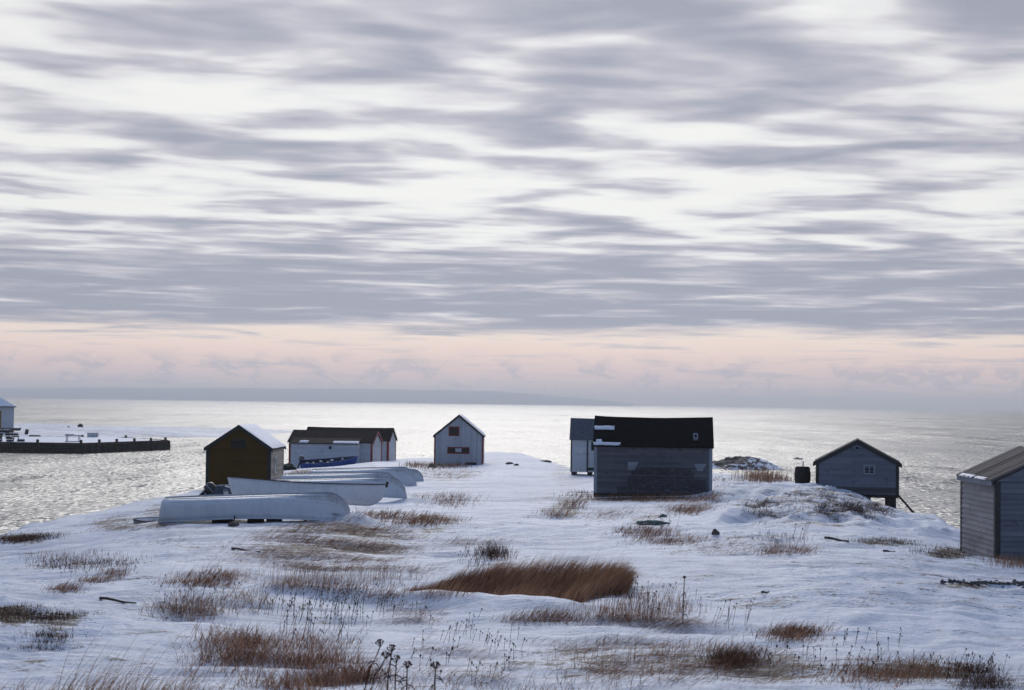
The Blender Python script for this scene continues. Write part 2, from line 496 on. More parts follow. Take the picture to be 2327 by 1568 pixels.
# ------------------------------------------------------------------ sea
def sea_mat():
    mt, t, b = new_mat('sea_water')
    o = t.obj()
    def vn(vec, scale, detail, rough):
        n = t.new('ShaderNodeTexNoise'); t.l.new(vec, n.inputs['Vector'])
        n.inputs['Scale'].default_value = scale; n.inputs['Detail'].default_value = detail; n.inputs['Roughness'].default_value = rough
        v = t.new('ShaderNodeVectorMath', operation='SUBTRACT'); t.l.new(n.outputs['Color'], v.inputs[0]); v.inputs[1].default_value = (.5, .5, .5)
        return v.outputs[0]
    a1 = vn(t.scale(o, (1, .24, 1)), 2.5, 3, .70)
    a2 = vn(t.scale(o, (1, .20, 1)), .16, 3, .62)
    a3 = vn(t.scale(o, (1, .22, 1)), .022, 3, .6)
    def sadd(p, q, k):
        n = t.new('ShaderNodeVectorMath', operation='MULTIPLY_ADD'); t.l.new(q, n.inputs[0]); n.inputs[1].default_value = (k, k, k); t.l.new(p, n.inputs[2])
        return n.outputs[0]
    a = sadd(sadd(a1, a2, .36), a3, .32)
    gust = t.noise(t.scale(o, (.4, 1, 1)), .008, 3, .5)
    amp = t.mapr(gust, .3, .7, .75, 1.15)
    sc = t.new('ShaderNodeVectorMath', operation='SCALE'); t.l.new(a, sc.inputs[0]); t.l.new(t.math('MULTIPLY', amp, SEA_SLOPE), sc.inputs['Scale'])
    fl = t.scale(sc.outputs[0], (1.15, 1.0, 0))
    ad = t.new('ShaderNodeVectorMath', operation='ADD'); t.l.new(fl, ad.inputs[0]); ad.inputs[1].default_value = (0, 0, 1)
    nm = t.new('ShaderNodeVectorMath', operation='NORMALIZE'); t.l.new(ad.outputs[0], nm.inputs[0])
    b.inputs['Base Color'].default_value = (.03, .042, .05, 1)
    b.inputs['IOR'].default_value = 1.34
    b.inputs['Roughness'].default_value = SEA_ROUGH
    t.l.new(nm.outputs[0], b.inputs['Normal'])
    return mt
SEA_SLOPE, SEA_ROUGH = 2.3, .30

def build_sea():
    xs = np.array([-14000, -3000, -600, -200, 0, 200, 600, 3000, 14000.])
    ys = np.array([-3000, -200, 40, 120, 240, 400, 700, 1300, 2600, 5000, 12000, 30000.])
    V = [(x, y, 0) for x in xs for y in ys]
    n = len(ys)
    F = [(i*n+j, (i+1)*n+j, (i+1)*n+j+1, i*n+j+1) for i in range(len(xs)-1) for j in range(n-1)]
    o = mesh_obj('sea', V, F, sea_mat()); o['kind'] = 'structure'
build_sea()

def hills():
    prof = [(-900,876),(-400,879),(0,882),(250,881.5),(500,882),(700,883),(870,885),(1000,886.5),(1130,890),(1220,896),(1300,903),(1370,909),(1410,914),(1440,919)]
    mt, t, b = new_mat('haze_pale_heath')
    o = t.obj()
    n = t.noise(t.scale(o, (1, 1, 3)), .006, 5, .55)
    t.l.new(t.mix(n, (.30, .32, .36), (.46, .49, .54)), b.inputs['Base Color']); b.inputs['Roughness'].default_value = .9  # heath colour lightened to paint extra haze onto the hills
    V, F = [], []
    us = np.linspace(-900, 1440, 220)
    depth = [(0, 0, 9000), (.55, 0, 9250), (1.0, 1, 9900), (.8, 0, 10600), (0, 0, 11400)]
    for i, u in enumerate(us):
        v = np.interp(u, [p[0] for p in prof], [p[1] for p in prof]) + .5*math.sin(u*.021) + .35*math.sin(u*.06+1)
        for (k, _, Y) in depth:
            p = P(u, v, 9900)
            V.append((p.x * Y/9900, Y, max(p.z, .5)*k*(1+.12*math.sin(i*.5+Y)*(1-k)) - (2 if k == 0 else 0)))
    n = len(depth)
    for i in range(len(us)-1):
        for j in range(n-1): F.append((i*n+j, (i+1)*n+j, (i+1)*n+j+1, i*n+j+1))
    ob = mesh_obj('distant_hills', V, F, mt, None, True); ob['kind'] = 'structure'
hills()

HAZE = True
if HAZE:
    hz = MB().box(-13900, -900, -4, 13900, 12500, 72).build('haze')
    mt = bpy.data.materials.new('haze'); mt.use_nodes = True
    t = NT(mt.node_tree)
    for n in list(mt.node_tree.nodes):
        if n.type == 'BSDF_PRINCIPLED': mt.node_tree.nodes.remove(n)
    pv = t.new('ShaderNodeVolumePrincipled'); pv.inputs['Color'].default_value = (.88, .93, 1.0, 1); pv.inputs['Density'].default_value = 1.8e-4; pv.inputs['Anisotropy'].default_value = .45
    out = [n for n in mt.node_tree.nodes if n.type == 'OUTPUT_MATERIAL'][0]
    t.l.new(pv.outputs[0], out.inputs['Volume'])
    hz.data.materials.append(mt); hz['kind'] = 'stuff'
SNOW = snow_mat()
build_ground(SNOW)
# ------------------------------------------------------------------ materials for built things
def wood_mat(name, c0, c1, stretch=(1.2, 14, 14), rough=.85, dirt=None, spec=.2, vertical=False, tonek=.55):
    mt, t, b = new_mat(name)
    o = t.obj()
    if vertical: stretch = (14, 14, 1.2)
    g = t.noise(t.scale(o, stretch), 1.6, 5, .65, .3)
    big = t.noise(o, .8, 3, .55)
    tone = t.attr('tone')
    f = t.math('ADD', t.math('MULTIPLY', g, .5), t.math('MULTIPLY', tone, tonek))
    f = t.math('ADD', f, t.math('MULTIPLY', t.math('SUBTRACT', big, .5), .5), clamp=True)
    col = t.mix(t.mapr(f, .15, .9, smooth=False), c0, c1)
    if dirt: 
        d = t.mapr(t.noise(o, 2.3, 5, .7, .6), .56, .70)
        col = t.mix(t.math('MULTIPLY', d, .7), col, dirt)
    t.l.new(col, b.inputs['Base Color'])
    b.inputs['Roughness'].default_value = rough
    b.inputs['Specular IOR Level'].default_value = spec
    t.l.new(t.bump(g, .35, .01), b.inputs['Normal'])
    return mt

def paint_mat(name, c, c2=None, rough=.5, spec=.4, scale=1.5, bump=.1):
    mt, t, b = new_mat(name)
    o = t.obj()
    n = t.noise(o, scale, 5, .65, .3); n2 = t.noise(t.scale(o, (1, 1, .25)), scale*6, 4, .6)
    c2 = c2 or tuple(q*.7 for q in c)
    f = t.math('ADD', t.math('MULTIPLY', n, .6), t.math('MULTIPLY', n2, .4))
    t.l.new(t.mix(t.mapr(f, .40, .68), c, c2), b.inputs['Base Color'])
    t.l.new(t.mapr(n2, .3, .7, rough-.08, rough+.12), b.inputs['Roughness'])
    b.inputs['Specular IOR Level'].default_value = spec
    t.l.new(t.bump(n2, bump, .01), b.inputs['Normal'])
    return mt

def roof_mat(name, c0, c1, row=.14, rough=.8, snow=None, spec=.25, axis=0):
    """Rows of shingles / felt; optional film of snow held in the laps."""
    mt, t, b = new_mat(name)
    o = t.obj()
    n = t.noise(t.scale(o, (2.5, 9, 9)), 1.3, 5, .65); sp = t.noise(o, 7, 4, .6)
    col = t.mix(t.mapr(t.math('ADD', t.math('MULTIPLY', n, .6), t.math('MULTIPLY', sp, .4)), .35, .65), c0, c1)
    if snow:
        sn = t.noise(t.scale(o, (.7, 6, 6)), 1.5, 4, .6)
        col = t.mix(t.mapr(sn, snow, snow+.06), col, (.8, .82, .86))
    t.l.new(col, b.inputs['Base Color']); b.inputs['Roughness'].default_value = rough
    b.inputs['Specular IOR Level'].default_value = spec
    t.l.new(t.bump(t.math('ADD', n, sp), .4, .02), b.inputs['Normal'])
    return mt

M = {}
M['ochre'] = wood_mat('ochre_boards', (.070, .036, .004), (.135, .072, .009), tonek=.3)
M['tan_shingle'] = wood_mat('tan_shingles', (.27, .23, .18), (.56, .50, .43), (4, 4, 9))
M['black_trim'] = paint_mat('black_trim', (.014, .017, .020), (.03, .032, .035))
M['white_boards'] = wood_mat('white_clapboard', (.56, .58, .60), (.76, .77, .78), dirt=(.35, .33, .30), tonek=.3)
M['white_boards_vertical'] = wood_mat('white_vertical_boards', (.42, .44, .48), (.64, .65, .68), dirt=(.30, .29, .30), tonek=.45, vertical=True)
M['red_trim'] = paint_mat('red_trim', (.30, .022, .015), (.19, .016, .012))
M['brown_roof'] = roof_mat('brown_felt_roof', (.019, .012, .010), (.042, .027, .023), spec=.08)
M['black_roof'] = roof_mat('black_tar_roof', (.0045, .0055, .006), (.011, .012, .0125), rough=.95, spec=.02)
M['grey_roof'] = roof_mat('grey_shingle_roof', (.06, .07, .085), (.13, .14, .17), snow=.66)
M['dark_roof'] = roof_mat('dark_felt_roof', (.018, .016, .018), (.04, .036, .038))
M['board_roof'] = wood_mat('weathered_roof_boards', (.018, .014, .014), (.13, .11, .105), (1.0, 14, 1.0), tonek=.9)
M['grey_boards'] = wood_mat('grey_clapboard', (.085, .085, .10), (.205, .205, .235), dirt=(.05, .05, .06))
M['grey_shingle'] = wood_mat('dark_grey_shingles', (.055, .052, .060), (.13, .122, .14), (9, 9, 9), tonek=.45)
M['pale_board'] = wood_mat('bare_pale_boards', (.27, .29, .33), (.42, .45, .50))
M['blue_grey_boards'] = wood_mat('blue_grey_clapboard', (.155, .168, .21), (.27, .29, .345), dirt=(.08, .08, .10), tonek=.35)
M['silver_boards'] = wood_mat('silver_clapboard', (.27, .26, .27), (.47, .455, .46), dirt=(.17, .155, .155), tonek=.35)
M['barn_boards'] = wood_mat('weathered_board_siding', (.10, .105, .12), (.22, .22, .245), dirt=(.07, .068, .07), tonek=.35)
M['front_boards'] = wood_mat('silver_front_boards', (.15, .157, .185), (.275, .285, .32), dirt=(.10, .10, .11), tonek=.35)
M['dark_wood'] = wood_mat('dark_timber', (.018, .015, .014), (.06, .05, .045))
M['old_wood'] = wood_mat('old_timber', (.07, .055, .045), (.20, .165, .14))
M['blue_grey_trim'] = paint_mat('blue_grey_trim', (.20, .235, .29), (.13, .15, .19))
M['brown_trim'] = paint_mat('brown_trim', (.05, .042, .036), (.03, .026, .024))
M['white_trim'] = paint_mat('white_trim', (.66, .67, .68), (.5, .5, .52))
M['hull_white'] = paint_mat('white_hull_paint', (.76, .78, .81), (.62, .64, .68), rough=.32, spec=.5, scale=.9)
M['hull_bottom'] = paint_mat('scuffed_hull_bottom', (.66, .66, .67), (.40, .37, .35), rough=.34, spec=.6, scale=2.4)
M['hull_grey'] = paint_mat('grey_boat_paint', (.20, .215, .26), (.13, .14, .17), rough=.5)
M['hull_blue'] = paint_mat('blue_boat_paint', (.028, .09, .34), (.025, .065, .24), rough=.45)
M['hull_blue_inside'] = paint_mat('dark_blue_boat_inside', (.022, .035, .085), (.015, .022, .05), rough=.6)
M['gunwale_brown'] = paint_mat('brown_gunwale', (.055, .035, .026), (.03, .02, .017))
M['motor'] = paint_mat('outboard_cowl', (.045, .05, .058), (.03, .033, .04), rough=.35, spec=.5)
M['motor_dark'] = paint_mat('outboard_leg', (.012, .013, .015), (.02, .02, .022), rough=.4)
M['black'] = paint_mat('black_rubbery', (.010, .011, .012), (.018, .018, .018), rough=.7, spec=.2)
M['barrel'] = wood_mat('barrel_staves', (.018, .016, .016), (.05, .045, .045), vertical=True)
M['iron'] = paint_mat('rusty_iron', (.022, .018, .016), (.04, .025, .018), rough=.6)
M['wharf_wood'] = wood_mat('tarred_wharf_timber', (.010, .009, .009), (.036, .028, .025), dirt=(.06, .06, .07))
M['wharf_red'] = wood_mat('red_brown_timber', (.060, .020, .014), (.115, .042, .030))
M['crate_grey'] = paint_mat('grey_painted_wood', (.30, .33, .38), (.24, .26, .31))
M['yellow'] = paint_mat('yellow_door_paint', (.35, .20, .02), (.25, .14, .02))
M['ink'] = paint_mat('black_lettering', (.012, .012, .02), (.02, .02, .03))
M['blue_mark'] = paint_mat('blue_paint_mark', (.03, .07, .22), (.05, .11, .26))
M['net'] = paint_mat('green_fishing_net', (.035, .09, .065), (.30, .34, .35), rough=.9, spec=.1, scale=9)

def plain_snow():
    mt, t, b = new_mat('lying_snow')
    o = t.obj(); n = t.noise(o, 3, 5, .6)
    t.l.new(t.mix(n, (.90, .90, .92), (.82, .83, .86)), b.inputs['Base Color'])
    b.inputs['Roughness'].default_value = .6
    t.l.new(t.bump(n, .4, .05), b.inputs['Normal'])
    return mt
M['snow'] = plain_snow()

def glass_mat():
    mt, t, b = new_mat('dark_window_glass')
    o = t.obj()
    t.l.new(t.mix(t.noise(o, 3, 3), (.008, .010, .012), (.016, .018, .022)), b.inputs['Base Color'])
    b.inputs['Roughness'].default_value = .12; b.inputs['Specular IOR Level'].default_value = .25
    return mt
M['glass'] = glass_mat()

def rock_mat(name='rock', c0=(.035, .028, .025), c1=(.16, .125, .105), snow=.0):
    mt, t, b = new_mat(name)
    o = t.obj()
    n = t.noise(o, .9, 6, .65, .4); f = t.noise(o, 5, 5, .65)
    col = t.mix(t.mapr(t.math('ADD', t.math('MULTIPLY', n, .6), t.math('MULTIPLY', f, .4)), .35, .65), c0, c1)
    if snow:
        geo = t.new('ShaderNodeNewGeometry')
        sp = t.new('ShaderNodeSeparateXYZ'); t.l.new(geo.outputs['Normal'], sp.inputs[0])
        s = t.math('ADD', sp.outputs[2], t.math('MULTIPLY', t.math('SUBTRACT', n, .5), 1.5))
        s = t.math('ADD', s, t.math('MULTIPLY', t.attr('snowy'), .6))
        col = t.mix(t.mapr(s, snow, snow+.12), col, (.86, .87, .90))
    t.l.new(col, b.inputs['Base Color']); b.inputs['Roughness'].default_value = .8
    t.l.new(t.bump(f, .6, .08), b.inputs['Normal'])
    return mt
M['rock'] = rock_mat()
M['rock_snow'] = rock_mat('snowy_rock', (.022, .018, .017), (.15, .105, .085), 1.35)

# ------------------------------------------------------------------ sheds
def lap_wall(mb, o, a, n, L, H, board, rise=0.0, lap=.02, seed=0, base=0.0, skip=None):
    """Overlapping boards on a wall: o corner, a direction, n outward, L long, H to the eave, rise of the gable."""
    rnd = random.Random(seed)
    o, a, n = Vector(o), Vector(a), Vector(n)
    zu = Vector((0, 0, 1))
    def ext(z):
        if rise <= 0 or z <= H: return 0.0, L
        k = min((z - H) / rise, 1) * L / 2
        return k, L - k
    z, top = base, H + rise
    while z < top - .01:
        z1 = min(z + board, top)
        if z < H < z1: z1 = H
        j = rnd.uniform(-.004, .004)
        l0, r0 = ext(z + .001 if z >= H else z); l1, r1 = ext(z1)
        # one to three lengths of board, butted
        cuts = sorted(rnd.uniform(.15, .85) for _ in range(rnd.choice((0, 1, 1, 2)))) if L > 2 else []
        cuts = [0] + cuts + [1]
        for c0, c1 in zip(cuts[:-1], cuts[1:]):
            g = .002 if c0 > 0 else 0
            b0, b1 = l0 + (r0-l0)*c0 + g, l0 + (r0-l0)*c1
            t0, t1 = l1 + (r1-l1)*c0 + g, l1 + (r1-l1)*c1
            tone = rnd.random()
            vs = [o + a*b0 + n*(lap+j) + zu*z, o + a*b1 + n*(lap+j) + zu*z, o + a*t1 + n*.004 + zu*z1, o + a*t0 + n*.004 + zu*z1,
                  o + a*b0 - n*.005 + zu*z, o + a*b1 - n*.005 + zu*z]
            mb.add(vs, [(0,1,2,3), (4,5,1,0)], tone)
        z = z1

def upright_wall(mb, o, a, n, L, H, board, rise=0.0, seed=0):
    rnd = random.Random(seed)
    o, a, n = Vector(o), Vector(a), Vector(n); zu = Vector((0,0,1))
    top = lambda s: H + (rise * (1 - abs(2*s/L - 1)) if rise else 0)
    s = 0
    while s < L - .005:
        s1 = min(s + board*rnd.uniform(.85, 1.15), L)
        if s < L/2 < s1: s1 = L/2
        off = .012 + rnd.uniform(0, .008); g = .004
        vs = [o + a*(s+g) + n*off, o + a*(s1-g) + n*off, o + a*(s1-g) + n*off + zu*top(s1), o + a*(s+g) + n*off + zu*top(s),
              o + a*(s+g) - n*.004, o + a*(s1-g) - n*.004, o + a*(s1-g) - n*.004 + zu*top(s1), o + a*(s+g) - n*.004 + zu*top(s)]
        mb.add(vs, [(0,1,2,3), (4,0,3,7), (1,5,6,2)], rnd.random())
        s = s1

def shed(name, loc, rz, W, D, H, RISE, wall, roof, trim, board=.13, ridge='y', upright=False, eave=.16, rake=.12, th=.09,
         side_wall=None, corner=.10, seed=1, sag=.04, bargeboard=None, lap=.02, floor_drop=0.25):
    """Gabled shed: local x along the face towards the viewer, y away from it. ridge='y': that face is a gable."""
    root = empty(name, loc, rz)
    side_wall = side_wall or wall
    X, Yd = Vector((1,0,0)), Vector((0,1,0))
    gy = ridge == 'y'
    # solid body under the boards
    if gy:
        sec = [(0,0,-floor_drop),(W,0,-floor_drop),(W,0,H),(W/2,0,H+RISE),(0,0,H)]; ex = Vector((0,D,0))
    else:
        sec = [(0,0,-floor_drop),(0,D,-floor_drop),(0,D,H),(0,D/2,H+RISE),(0,0,H)]; ex = Vector((W,0,0))
    body = MB()
    vs = [Vector(s) for s in sec] + [Vector(s) + ex for s in sec]
    body.add(vs, [(0,1,2,3,4),(9,8,7,6,5)] + [(i, i+5, (i+1)%5+5, (i+1)%5) for i in range(5)], .3)
    w1 = MB(); w2 = MB(); w1.v, w1.f, w1.t = body.v, body.f, body.t
    f = (lambda mb, *k, **q: upright_wall(mb, *k, **q)) if upright else (lambda mb, *k, **q: lap_wall(mb, *k, lap=lap, **q))
    f(w1, (0,0,0), X, -Yd, W, H, board, rise=RISE if gy else 0, seed=seed)
    f(w1, (W,D,0), -X, Yd, W, H, board, rise=RISE if gy else 0, seed=seed+1)
    f(w2, (W,0,0), Yd, X, D, H, board, rise=0 if gy else RISE, seed=seed+2)
    w3 = MB()
    f(w3, (0,D,0), -Yd, -X, D, H, board, rise=0 if gy else RISE, seed=seed+3)
    w1.build('wall', wall, root)
    w2.build('side_wall', side_wall, root)
    w3.build('side_wall', side_wall, root)
    # corner boards
    if corner:
        for cx in (0, W):
            for cy in (0, D):
                sx = -1 if cx == 0 else 1; sy = -1 if cy == 0 else 1
                x0, x1 = sorted((cx + sx*.034, cx - sx*corner)); y0, y1 = sorted((cy + sy*.034, cy - sy*corner))
                MB().box(x0, y0, -floor_drop*.9, x1, y1, H - .01).build('corner_board', trim, root)
    # roof: two slopes with thickness, a little sag along the ridge
    S = W if gy else D; Lr = D if gy else W
    sl = RISE / (S/2)
    rf = MB(); n = 10; rnd = random.Random(seed*3)
    vs = []
    for i in range(n + 1):
        s = -rake + (Lr + 2*rake) * i / n
        dz = -sag * math.sin(math.pi * i / n) + rnd.uniform(-.008, .008)
        prof = [(-eave, H - sl*eave + .03), (S/2, H + RISE + .03 + dz), (S + eave, H - sl*eave + .03),
                (S + eave, H - sl*eave + .03 + th), (S/2, H + RISE + .03 + th*1.1 + dz), (-eave, H - sl*eave + .03 + th)]
        for a, z in prof:
            vs.append((a, s, z) if gy else (s, a, z))
    fs = []
    for i in range(n):
        for k in range(6):
            k2 = (k+1) % 6
            q = (i*6+k, i*6+k2, (i+1)*6+k2, (i+1)*6+k)
            fs.append(q if gy else q[::-1])
    e = n*6
    for q in ((0,1,4,5), (1,2,3,4)): fs.append(q[::-1] if gy else q)
    for q in ((e,e+1,e+4,e+5), (e+1,e+2,e+3,e+4)): fs.append(q if gy else q[::-1])
    rf.add(vs, fs, .5)
    ro = rf.build('roof', roof, root)
    if bargeboard:
        for s, sy in ((-rake - .022, 1), (Lr + rake + .022, -1)):
            bb = MB()
            for a0, z0, a1, z1 in ((-eave-.01, H - sl*eave, S/2, H+RISE), (S/2, H+RISE, S+eave+.01, H - sl*eave)):
                zt = .03 + th + .012
                p = [(a0, s, z0 - .10), (a1, s, z1 - .10), (a1, s, z1 + zt), (a0, s, z0 + zt)]
                q = [(a, s + sy*.02, z) for a, _, z in p]
                pts = p + q
                if not gy: pts = [(y, x, z) for x, y, z in pts]
                bb.add(pts, [(0,1,2,3),(7,6,5,4),(0,4,5,1),(1,5,6,2),(2,6,7,3),(3,7,4,0)])
            bb.build('bargeboard', bargeboard, root)
    root['_dims'] = [W, D, H, RISE, eave, th]
    return root, ro

def roof_patch(parent, name, mat, quadf, n=10, m=6, th=.035, seed=3, rag=.3):
    """Sheet of snow or felt lying on a roof slope; quadf(s, t) gives points for s, t in 0..1."""
    rnd = random.Random(seed)
    V, F = [], []
    for i in range(n+1):
        for j in range(m+1):
            s, t = i/n, j/m
            edge = min(s, 1-s, t, 1-t) <= 0
            if edge:
                s = min(max(s + rnd.uniform(-.5, .5)*rag/n*3, -.02), 1.02); t = min(max(t + rnd.uniform(-.5, .5)*rag/m*2, -.02), 1.02)
            p, nr = quadf(s, t)
            V.append(Vector(p) + Vector(nr) * (.004 if edge else th * rnd.uniform(.8, 1.25)))
    for i in range(n):
        for j in range(m):
            F.append((i*(m+1)+j, (i+1)*(m+1)+j, (i+1)*(m+1)+j+1, i*(m+1)+j+1))
    return mesh_obj(name, V, F, mat, parent, True)

def slope(root, side, s0, s1, t0, t1):
    """quadf on a roof slope of a shed; side 0/1; s along the ridge, t from eave (0) to ridge (1)."""
    W, D, H, RISE, eave, th = root['_dims']
    gy = root['_ridge'] == 'y'
    S = W if gy else D
    sl = RISE / (S/2); nn = Vector((-sl, 0, 1)).normalized()
    def q(s, t):
        ss = s0 + (s1-s0)*s; tt = t0 + (t1-t0)*t
        a = -eave + (S/2 + eave) * tt
        z = H - sl*eave + .03 + th*1.05 + (RISE + sl*eave)*tt
        nx = nn.x
        if side: a = S - a; nx = -nx
        if gy: return (a, ss, z), (nx, 0, nn.z)
        return (ss, a, z), (0, nx, nn.z)
    return q

def window(root, x0, x1, z0, z1, y=0, frame_mat=None, bar=0, name='window', fw=.07, pane=None, recess=.03, proud=.05):
    """Window in the local y=0 face: frame (part), pane and glazing bars as its sub-parts."""
    fm = MB()
    for b in ((x0-fw, z1, x1+fw, z1+fw), (x0-fw, z0-fw, x1+fw, z0), (x0-fw, z0, x0, z1), (x1, z0, x1+fw, z1)):
        fm.box(b[0], y - proud, b[1], b[2], y + .01, b[3])
    f = fm.build(name, frame_mat, root)
    MB().box(x0, y - proud + recess, z0, x1, y + .005, z1).build('pane', pane or M['glass'], f)
    if bar:
        g = MB()
        for k in range(1, bar + 1):
            c = x0 + (x1-x0)*k/(bar+1); g.box(c - .02, y - proud + .006, z0, c + .02, y - proud + recess, z1)
        g.build('glazing_bar', frame_mat, f)
    return f

# --- ochre shed
b0 = P(468, 1111, 98)
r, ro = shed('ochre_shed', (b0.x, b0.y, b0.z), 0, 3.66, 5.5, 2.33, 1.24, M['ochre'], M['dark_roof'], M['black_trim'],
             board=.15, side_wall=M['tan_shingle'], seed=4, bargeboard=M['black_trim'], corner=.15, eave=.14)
r['_ridge'] = 'y'
tag(r, 'dark ochre wooden shed with black trim and a snow-covered right roof slope', 'shed')
roof_patch(r, 'roof_snow', M['snow'], slope(r, 1, -.1, 5.6, 0.0, 1.0), 24, 10, .05, 3, .1)
W = 3.66
fw = window(r, 1.48, 2.18, 2.42, 2.80, 0, M['black_trim'], 0, 'loft_hatch')
sw = MB().box(W+.02, 1.5, .95, W+.07, 1.56, 1.75).box(W+.02, 2.2, .95, W+.07, 2.26, 1.75).box(W+.02, 1.5, 1.75, W+.075, 2.26, 1.82).box(W+.02, 1.5, .88, W+.085, 2.26, .95)
swo = sw.build('window', M['white_trim'], r)
MB().box(W+.02, 1.56, .95, W+.045, 2.2, 1.75).build('pane', M['glass'], swo)

# --- two long white sheds behind the boats
TH = R(7)
def wpos(u, v, Y): 
    p = P(u, v, Y); return (p.x, p.y, p.z)
L = 7.45
near = P(845, 1056, 150)
dirx = Vector((math.cos(-TH), math.sin(-TH), 0))
diry = Vector((math.sin(TH), math.cos(TH), 0))
base = near - dirx * L
gzA = P(845, 1007, 150).z
HA = 1.95
r, ro = shed('long_white_shed', (base.x, base.y, gzA - HA), -TH, L, 4.0, HA, .92, M['white_boards'], M['brown_roof'], M['red_trim'],
             board=.16, ridge='x', seed=9, bargeboard=M['red_trim'], corner=.13, eave=.12)
r['_ridge'] = 'x'
tag(r, 'long white clapboard shed with red corner boards and a lean-to, brown roof', 'shed')
# lean-to along its front
lt = MB(); x0, x1, d, h0, h1 = .55, L - 1.05, 1.35, HA - .10, HA + .10
lt.box(x0, -d, -.3, x1, -.03, h0 - .02)
lt2 = lt.build('lean_to', M['white_boards'], r)
lw = MB()
lap_wall(lw, (x0, -d, -.2), (1,0,0), (0,-1,0), x1-x0, h0+.18, .16, seed=31)
lap_wall(lw, (x1, -d, -.2), (0,1,0), (1,0,0), d-.05, h0+.18, .16, seed=33)
lw.build('siding', M['white_boards'], lt2)
lr = MB(); e = .12
lr.add([(x0-e, -d-e, h0), (x1+e, -d-e, h0), (x1+e, .02, h1+.22), (x0-e, .02, h1+.22), (x0-e, -d-e, h0+.07), (x1+e, -d-e, h0+.07), (x1+e, .02, h1+.29), (x0-e, .02, h1+.29)],
       [(3,2,1,0),(4,5,6,7),(0,1,5,4),(1,2,6,5),(2,3,7,6),(3,0,4,7)])
lro = lr.build('lean_to_roof', M['brown_roof'], r)
def lq(s0, s1, t0, t1):
    def q(s, t):
        ss = x0 - e + (x1-x0+2*e)*(s0+(s1-s0)*s); tt = t0+(t1-t0)*t
        return (ss, -d-e + (d+e)*tt, h0+.075 + (h1+.22-h0)*tt), (0, 0, 1)
    return q
roof_patch(lro, 'roof_snow', M['snow'], lq(.62, 1.0, 0, .45), 12, 4, .05, 5, .3)
roof_patch(lro, 'roof_snow', M['snow'], lq(.13, .26, 0, .42), 8, 4, .07, 6, .3)
MB().box(x0 + 3.35, -d-.05, HA-.55, x0+3.58, -d+.0, HA-.30).build('vent_hole', M['black'], lt2)
# second shed behind, its gable end showing beyond the first
L2 = 7.9
near2 = P(882, 1050, 157)
base2 = near2 - dirx * L2
gzB = P(882, 1002, 157).z
r, ro = shed('long_white_shed', (base2.x, base2.y, gzB - 2.0), -TH, L2, 3.6, 2.0, 1.05, M['white_boards'], M['brown_roof'], M['red_trim'],
             board=.16, ridge='x', seed=19, bargeboard=M['dark_wood'], corner=.16, eave=.12)
r['_ridge'] = 'x'
tag(r, 'second white shed half hidden behind the lean-to shed, higher brown roof', 'shed')
dd = MB().box(L2-1.45, -.05, -.1, L2-.6, .0, 1.75).build('door', M['red_trim'], r)

# --- white gable shed with red window frames
b0 = P(986.5, 1063, 148)
WS3 = 4.2
r, ro = shed('white_gable_shed', (b0.x, b0.y, b0.z), 0, WS3, 5.2, 2.8, 1.73, M['white_boards_vertical'], M['dark_roof'], M['red_trim'],
             board=.17, upright=True, seed=23, bargeboard=M['dark_wood'], corner=.10, eave=.12, rake=.1, th=.07)
r['_ridge'] = 'y'
tag(r, 'white gabled shed with two red-framed windows on its tall front', 'shed')
roof_patch(r, 'roof_snow', M['snow'], slope(r, 1, -.12, 5.3, 0, 1), 16, 8, .07, 8, .1)
k = WS3 / 110.0
def lx(u): return (u - 986.5) * k
def lz(v): return (1063 - v) * k
window(r, lx(1021), lx(1040), lz(988), lz(971.5), 0, M['red_trim'], 0, 'loft_window', fw=.10)
wn = window(r, lx(1018.5), lx(1063.5), lz(1028), lz(1018), 0, M['red_trim'], 0, 'long_window', fw=.10)
MB().box(lx(1034), -.045, lz(1026.5), lx(1048), -.018, lz(1018)).build('board', M['white_boards_vertical'], wn)

b0 = P(1059, 1067, 147)
kr = empty('black_crate', (b0.x, b0.y, b0.z - .05), R(4))
tag(kr, 'black slatted crate leaning on the white gable shed', 'crate')
cm = MB()
for i in range(5): cm.box(.0, 0, .04+.125*i, .88, .04, .14+.125*i)
cm.build('slats', M['black'], kr)
cm = MB()
for i in range(5): cm.box(.0, .56, .04+.125*i, .88, .60, .14+.125*i)
cm.build('slats', M['black'], kr)
for x in (0.02, .80):
    cf = MB().box(x, -.02, 0, x+.07, -.001, .66).box(x, .041, 0, x+.07, .559, .64)
    cf.build('frame', M['black'], kr)
MB().box(.03, .05, .02, .85, .55, .60).build('lining', M['black'], kr)

# --- small white shed behind the dark one
b0 = P(1297.2, 1071.6, 120)
LW = 4.7
r, ro = shed('small_white_shed', (b0.x, b0.y, b0.z), R(-4), LW, 3.6, 2.28, 1.35, M['white_boards'], M['grey_roof'], M['black_trim'],
             board=.12, ridge='x', seed=41, corner=.06, eave=.12, rake=.12, floor_drop=.02, lap=.012)
r['_ridge'] = 'x'
tag(r, 'small white shed on wooden blocks, half hidden behind the dark barn', 'shed')
MB().box(1.10, -.06, 0, 1.20, -.01, 2.2).build('upright_trim', M['black_trim'], r)
MB().box(1.20, -.05, .1, LW-.1, -.01, .3).build('bottom_trim', M['black_trim'], r)
window(r, 1.46, 2.0, 1.55, 2.05, 0, M['black_trim'], 1, 'window', fw=.05)
for x in (.03, 1.15, 2.4, 3.6):
    for y in (.05, 3.2): MB().box(x, y, -.6, x+.3, y+.3, -.025).build('foundation_block', M['dark_wood'], r)

